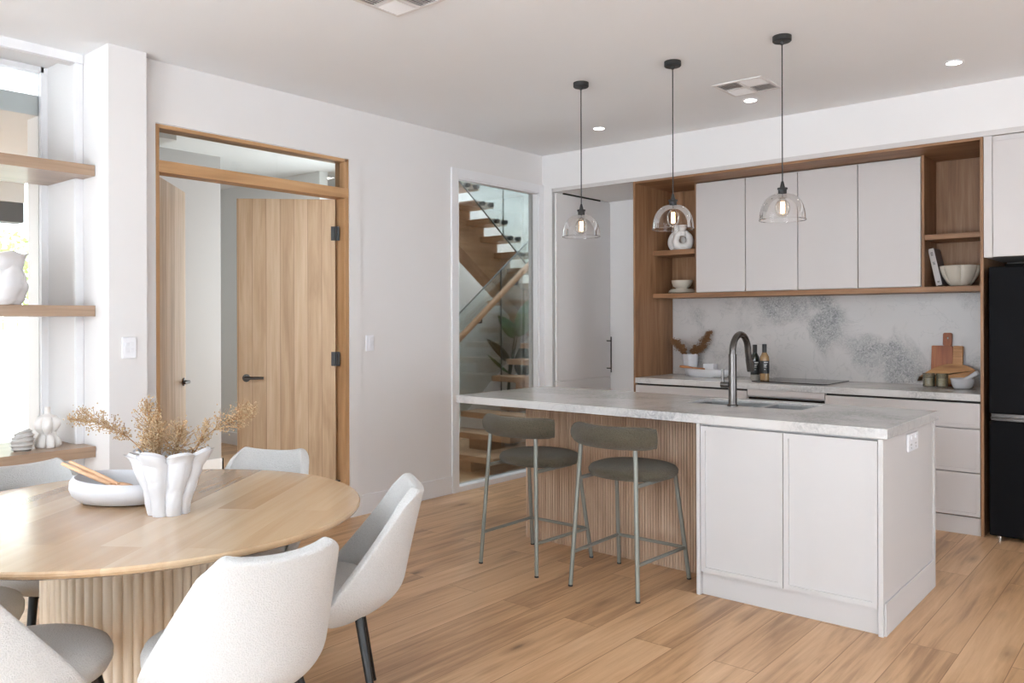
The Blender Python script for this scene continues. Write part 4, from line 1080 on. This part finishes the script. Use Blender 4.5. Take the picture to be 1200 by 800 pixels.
# boards
RBd = thing('rectangular_board', 'dark timber rectangular chopping board with handle leaning on the splashback', 'chopping board', (-1.378, 6.505, WZ)); RBd.rotation_euler = (math.radians(-9), 0, 0)
def rr2(x0, x1, z0, z1, r, k=6):
    pts = []
    for cx, cz, a0 in ((x1-r, z1-r, 0), (x0+r, z1-r, PI/2), (x0+r, z0+r, PI), (x1-r, z0+r, 1.5*PI)):
        for i in range(k+1): a = a0+PI/2*i/k; pts.append((cx+r*math.cos(a), cz+r*math.sin(a)))
    return pts
MB().prism(rr2(-.103, .038, 0, .295, .008), lambda x, z: (x, 0, z), lambda x, z: (x, .018, z)).build('blade', 'boarddark', RBd, smooth=30, bevel=.002)
MB().prism(rr2(.0385, .103, 0, .295, .008), lambda x, z: (x, 0, z), lambda x, z: (x, .018, z)).build('inlay_strip', 'boardlight', RBd, smooth=30, bevel=.002)
# handle with a round hole
hm = MB(); outer = rr2(-.030, .030, .2955, .390, .012, 7); cxh, czh = .0, .352; inner_ = []
for p in outer:
    a = math.atan2(p[1]-czh, p[0]-cxh); inner_.append((cxh+.009*math.cos(a), czh+.009*math.sin(a)))
hm.loft([[(x, y, z) for x, z in pl] for y, pl in ((0, inner_), (0, outer), (.018, outer), (.018, inner_), (0, inner_))], False, False)
hm.build('handle', 'boarddark', RBd, smooth=30)
OB = thing('leaf_board', 'honey timber leaf-shaped board leaning in front of the rectangular board', 'chopping board', (-1.36, 6.455, WZ)); OB.rotation_euler = (math.radians(-14), 0, 0)
pl = []
for i in range(41):
    t_ = i/40; x = -.185+.36*t_
    pl.append((x, .045+.11*t_*.55+(.115*math.sin(PI*t_**1.05)**.75)*.62+.02))
for i in range(41):
    t_ = 1-i/40; x = -.185+.36*t_
    pl.append((x, max(.001, .045+.11*t_*.55-(.125*math.sin(PI*t_**1.0)**.75)*.62+.02)))
pl[0:1] = [(-.20, .035), (-.185, .065)]
MB().prism(pl, lambda x, z: (x, 0, z), lambda x, z: (x, .016, z)).build('board', 'boardlight', OB, smooth=30, bevel=.002)
# jars
def jar(x, y, label):
    t = thing('candle_jar', label, 'jar', (x, y, WZ), 0, 'smoky glass jars by the mortar')
    MB().lathe([(.034, 0), (.039, .004), (.040, .095), (.0385, .098), (.0365, .095), (.036, .008), (.02, .006)], n=32, cap1=True).build('glass', 'jar', t, smooth=40)
    MB().lathe([(.034, .010), (.034, .060)], n=28).build('wax', 'wax', t)
    return t
jar(-1.462, 6.385, 'smoky glass candle jar on the worktop, further from the mortar')
jar(-1.378, 6.392, 'smoky glass candle jar right beside the white mortar')
MT = (-1.245, 6.375, WZ)
t = tag(MB(MT).lathe([(.050, 0), (.056, .004), (.068, .028), (.077, .064), (.078, .070), (.070, .070), (.060, .04), (.03, .022)], MT, 40).build('mortar', 'ceramic', smooth=40), 'white stone mortar on the worktop beside the fridge panel', 'mortar')
PE = Vector((-1.262, 6.37, .955)); e_ = Vector((-1.148, 6.385, 1.030))
tag(MB(PE).tube([PE, PE.lerp(e_, .1), PE.lerp(e_, .5), PE.lerp(e_, .92), e_], [.010, .016, .0135, .018, .012], 16).build('pestle', 'ceramic'), 'white stone pestle leaning out of the mortar', 'pestle')

# ------------------------------------------------------------------ outside the left window
struct('floor_patio', MB().box(-14, -5.33, -6, 6, -.15, -.02), 'deck', smooth=0)
struct('ceiling_patio', MB().box(-8.1, -5.3, -4, 2.78, 2.63, 2.75), 'render', smooth=0)
struct('trim_10', MB().box(-8.15, -8.0, -4, 2.78, 2.46, 2.63), 'render', smooth=0)
struct('trim_11', MB().box(-8.2, -8.02, -4, 2.78, 2.285, 2.458), 'fascia', smooth=0)
F = thing('paling_fence', 'white paling fence outside the window', 'fence', (-10.4, 1.5, 0))
y = -5.
pb = MB((-10.4, 1.5, 0))
while y < 5.5:
    pb.box(-10.42, -10.40, y, y+.13, -.02, 1.46); y += .15
pb.build('palings', 'render', F, smooth=0)
for z in (.3, 1.1): MB((-10.4, 1.5, 0)).box(-10.45, -10.42, -5, 5.5, z, z+.08).build('rail', 'render', F, smooth=0)
TRr = thing('garden_tree', 'leafy green tree behind the fence outside the window', 'tree', (-12., 3.2, -.02))
MB().tube([(0, 0, 0), (.05, .05, 1.2), (0, .1, 2.2)], [.09, .07, .05], 10).build('trunk', 'bark', TRr)
fb = MB()
for i in range(2600):
    d = Vector((random.gauss(0, 1), random.gauss(0, 1), random.gauss(0, 1))).normalized()*random.uniform(.3, 1)**.5
    p = Vector((d.x*.9, d.y*1.3, 1.95+d.z*.85)); a = Vector((random.gauss(0, 1), random.gauss(0, 1), random.gauss(0, 1))).normalized(); b_ = a.orthogonal().normalized()
    fb.add([p-a*.05, p+b_*.028, p+a*.05, p-b_*.028], [(0, 1, 2, 3)])
fb.build('foliage', 'foliage', TRr, smooth=0)

# ------------------------------------------------------------------ light
w = bpy.data.worlds.new('World'); sc.world = w; w.use_nodes = True
bg = w.node_tree.nodes['Background']; bg.inputs[0].default_value = (.93, .965, 1., 1); bg.inputs[1].default_value = 5.2
def area(name, loc, rot, sx, sy, power, col):
    l = bpy.data.lights.new(name, 'AREA'); l.shape = 'RECTANGLE'; l.size = sx; l.size_y = sy; l.energy = power; l.color = col
    o_ = bpy.data.objects.new(name, l); COL.objects.link(o_); o_.location = loc; o_.rotation_euler = rot; return o_
area('daylight_rear', (-.4, ry-.3, 1.30), (PI/2, 0, 0), 3.9, 2.1, 3, (.84, .935, 1.))
area('ground_fill', (-.4, ry-.9, .05), (PI/2+1.2, 0, 0), 3.9, 1.2, 330, (.84, .925, 1.))  # added upward lamp outside the rear opening, lifts the ceiling
area('lounge_fill', (-.4, -4.6, HC-.02), (0, 0, 0), 7.5, 2.6, 900, (.77, .895, 1.)).data.spread = math.radians(110)  # added unseen fill aimed at the pale floor; its bounce brightens the ceiling
area('daylight_right', (rx+.25, 2.6, 1.1), (PI/2, 0, PI/2), 2.7, 2.0, 27, (.52, .74, 1.))
area('daylight_stair', (-6.2, 7.3, 5.35), (0, 0, 0), 1.8, 3.5, 260, (.78, .91, 1.))
area('hall_fill', (-4.76, 4.45, 1.4), (PI/2, 0, PI/2), .6, 2.2, 6, (.92, .97, 1.)).data.spread = math.radians(80)  # added fill hidden behind the door wall, lights the hall
area('stair_fill', (-5.8, 5.2, 1.5), (PI/2, 0, PI), 1.7, 2.2, 48, (.90, .98, 1.))  # added fill hung out of view, brightens the space under the stairs
def spot(x, y, z, e):
    l = bpy.data.lights.new('downlight_lamp', 'SPOT'); l.energy = e; l.spot_size = math.radians(95); l.spot_blend = .8; l.shadow_soft_size = .04; l.color = (1., .93, .84)
    o_ = bpy.data.objects.new('downlight_lamp', l); COL.objects.link(o_); o_.location = (x, y, z)
for x, y in ((-3.6, 5.37), (-2.347, 5.365), (-1.087, 5.363)): spot(x, y, HC-.02, 7)

# ------------------------------------------------------------------ camera
yaw, roll, fpx, cy = 0.697746, -0.0031554, 955.01, 375.168
fwd = Vector((-math.sin(yaw), math.cos(yaw), 0)); right = Vector((math.cos(yaw), math.sin(yaw), 0)); up = Vector((0, 0, 1))
r2 = right*math.cos(roll)+up*math.sin(roll); u2 = -right*math.sin(roll)+up*math.cos(roll)
cam = bpy.data.cameras.new('camera'); co = bpy.data.objects.new('camera', cam); COL.objects.link(co)
m = Matrix((r2, u2, -fwd)).transposed().to_4x4(); m.translation = (0, 0, 1.40); co.matrix_world = m
cam.sensor_width = 36; cam.lens = fpx/1200*36; cam.shift_y = -(400-cy)/1200; cam.clip_start = .05
sc.camera = co
sc.view_settings.view_transform = 'Standard'; sc.view_settings.look = 'None'; sc.view_settings.gamma = 1; sc.view_settings.use_curve_mapping = False
sc.view_settings.exposure = .2
sc.cycles.use_denoising = True
sc.cycles.max_bounces = 10; sc.cycles.diffuse_bounces = 6; sc.cycles.transparent_max_bounces = 16; sc.cycles.sample_clamp_indirect = 6; sc.cycles.caustics_reflective = False; sc.cycles.caustics_refractive = False
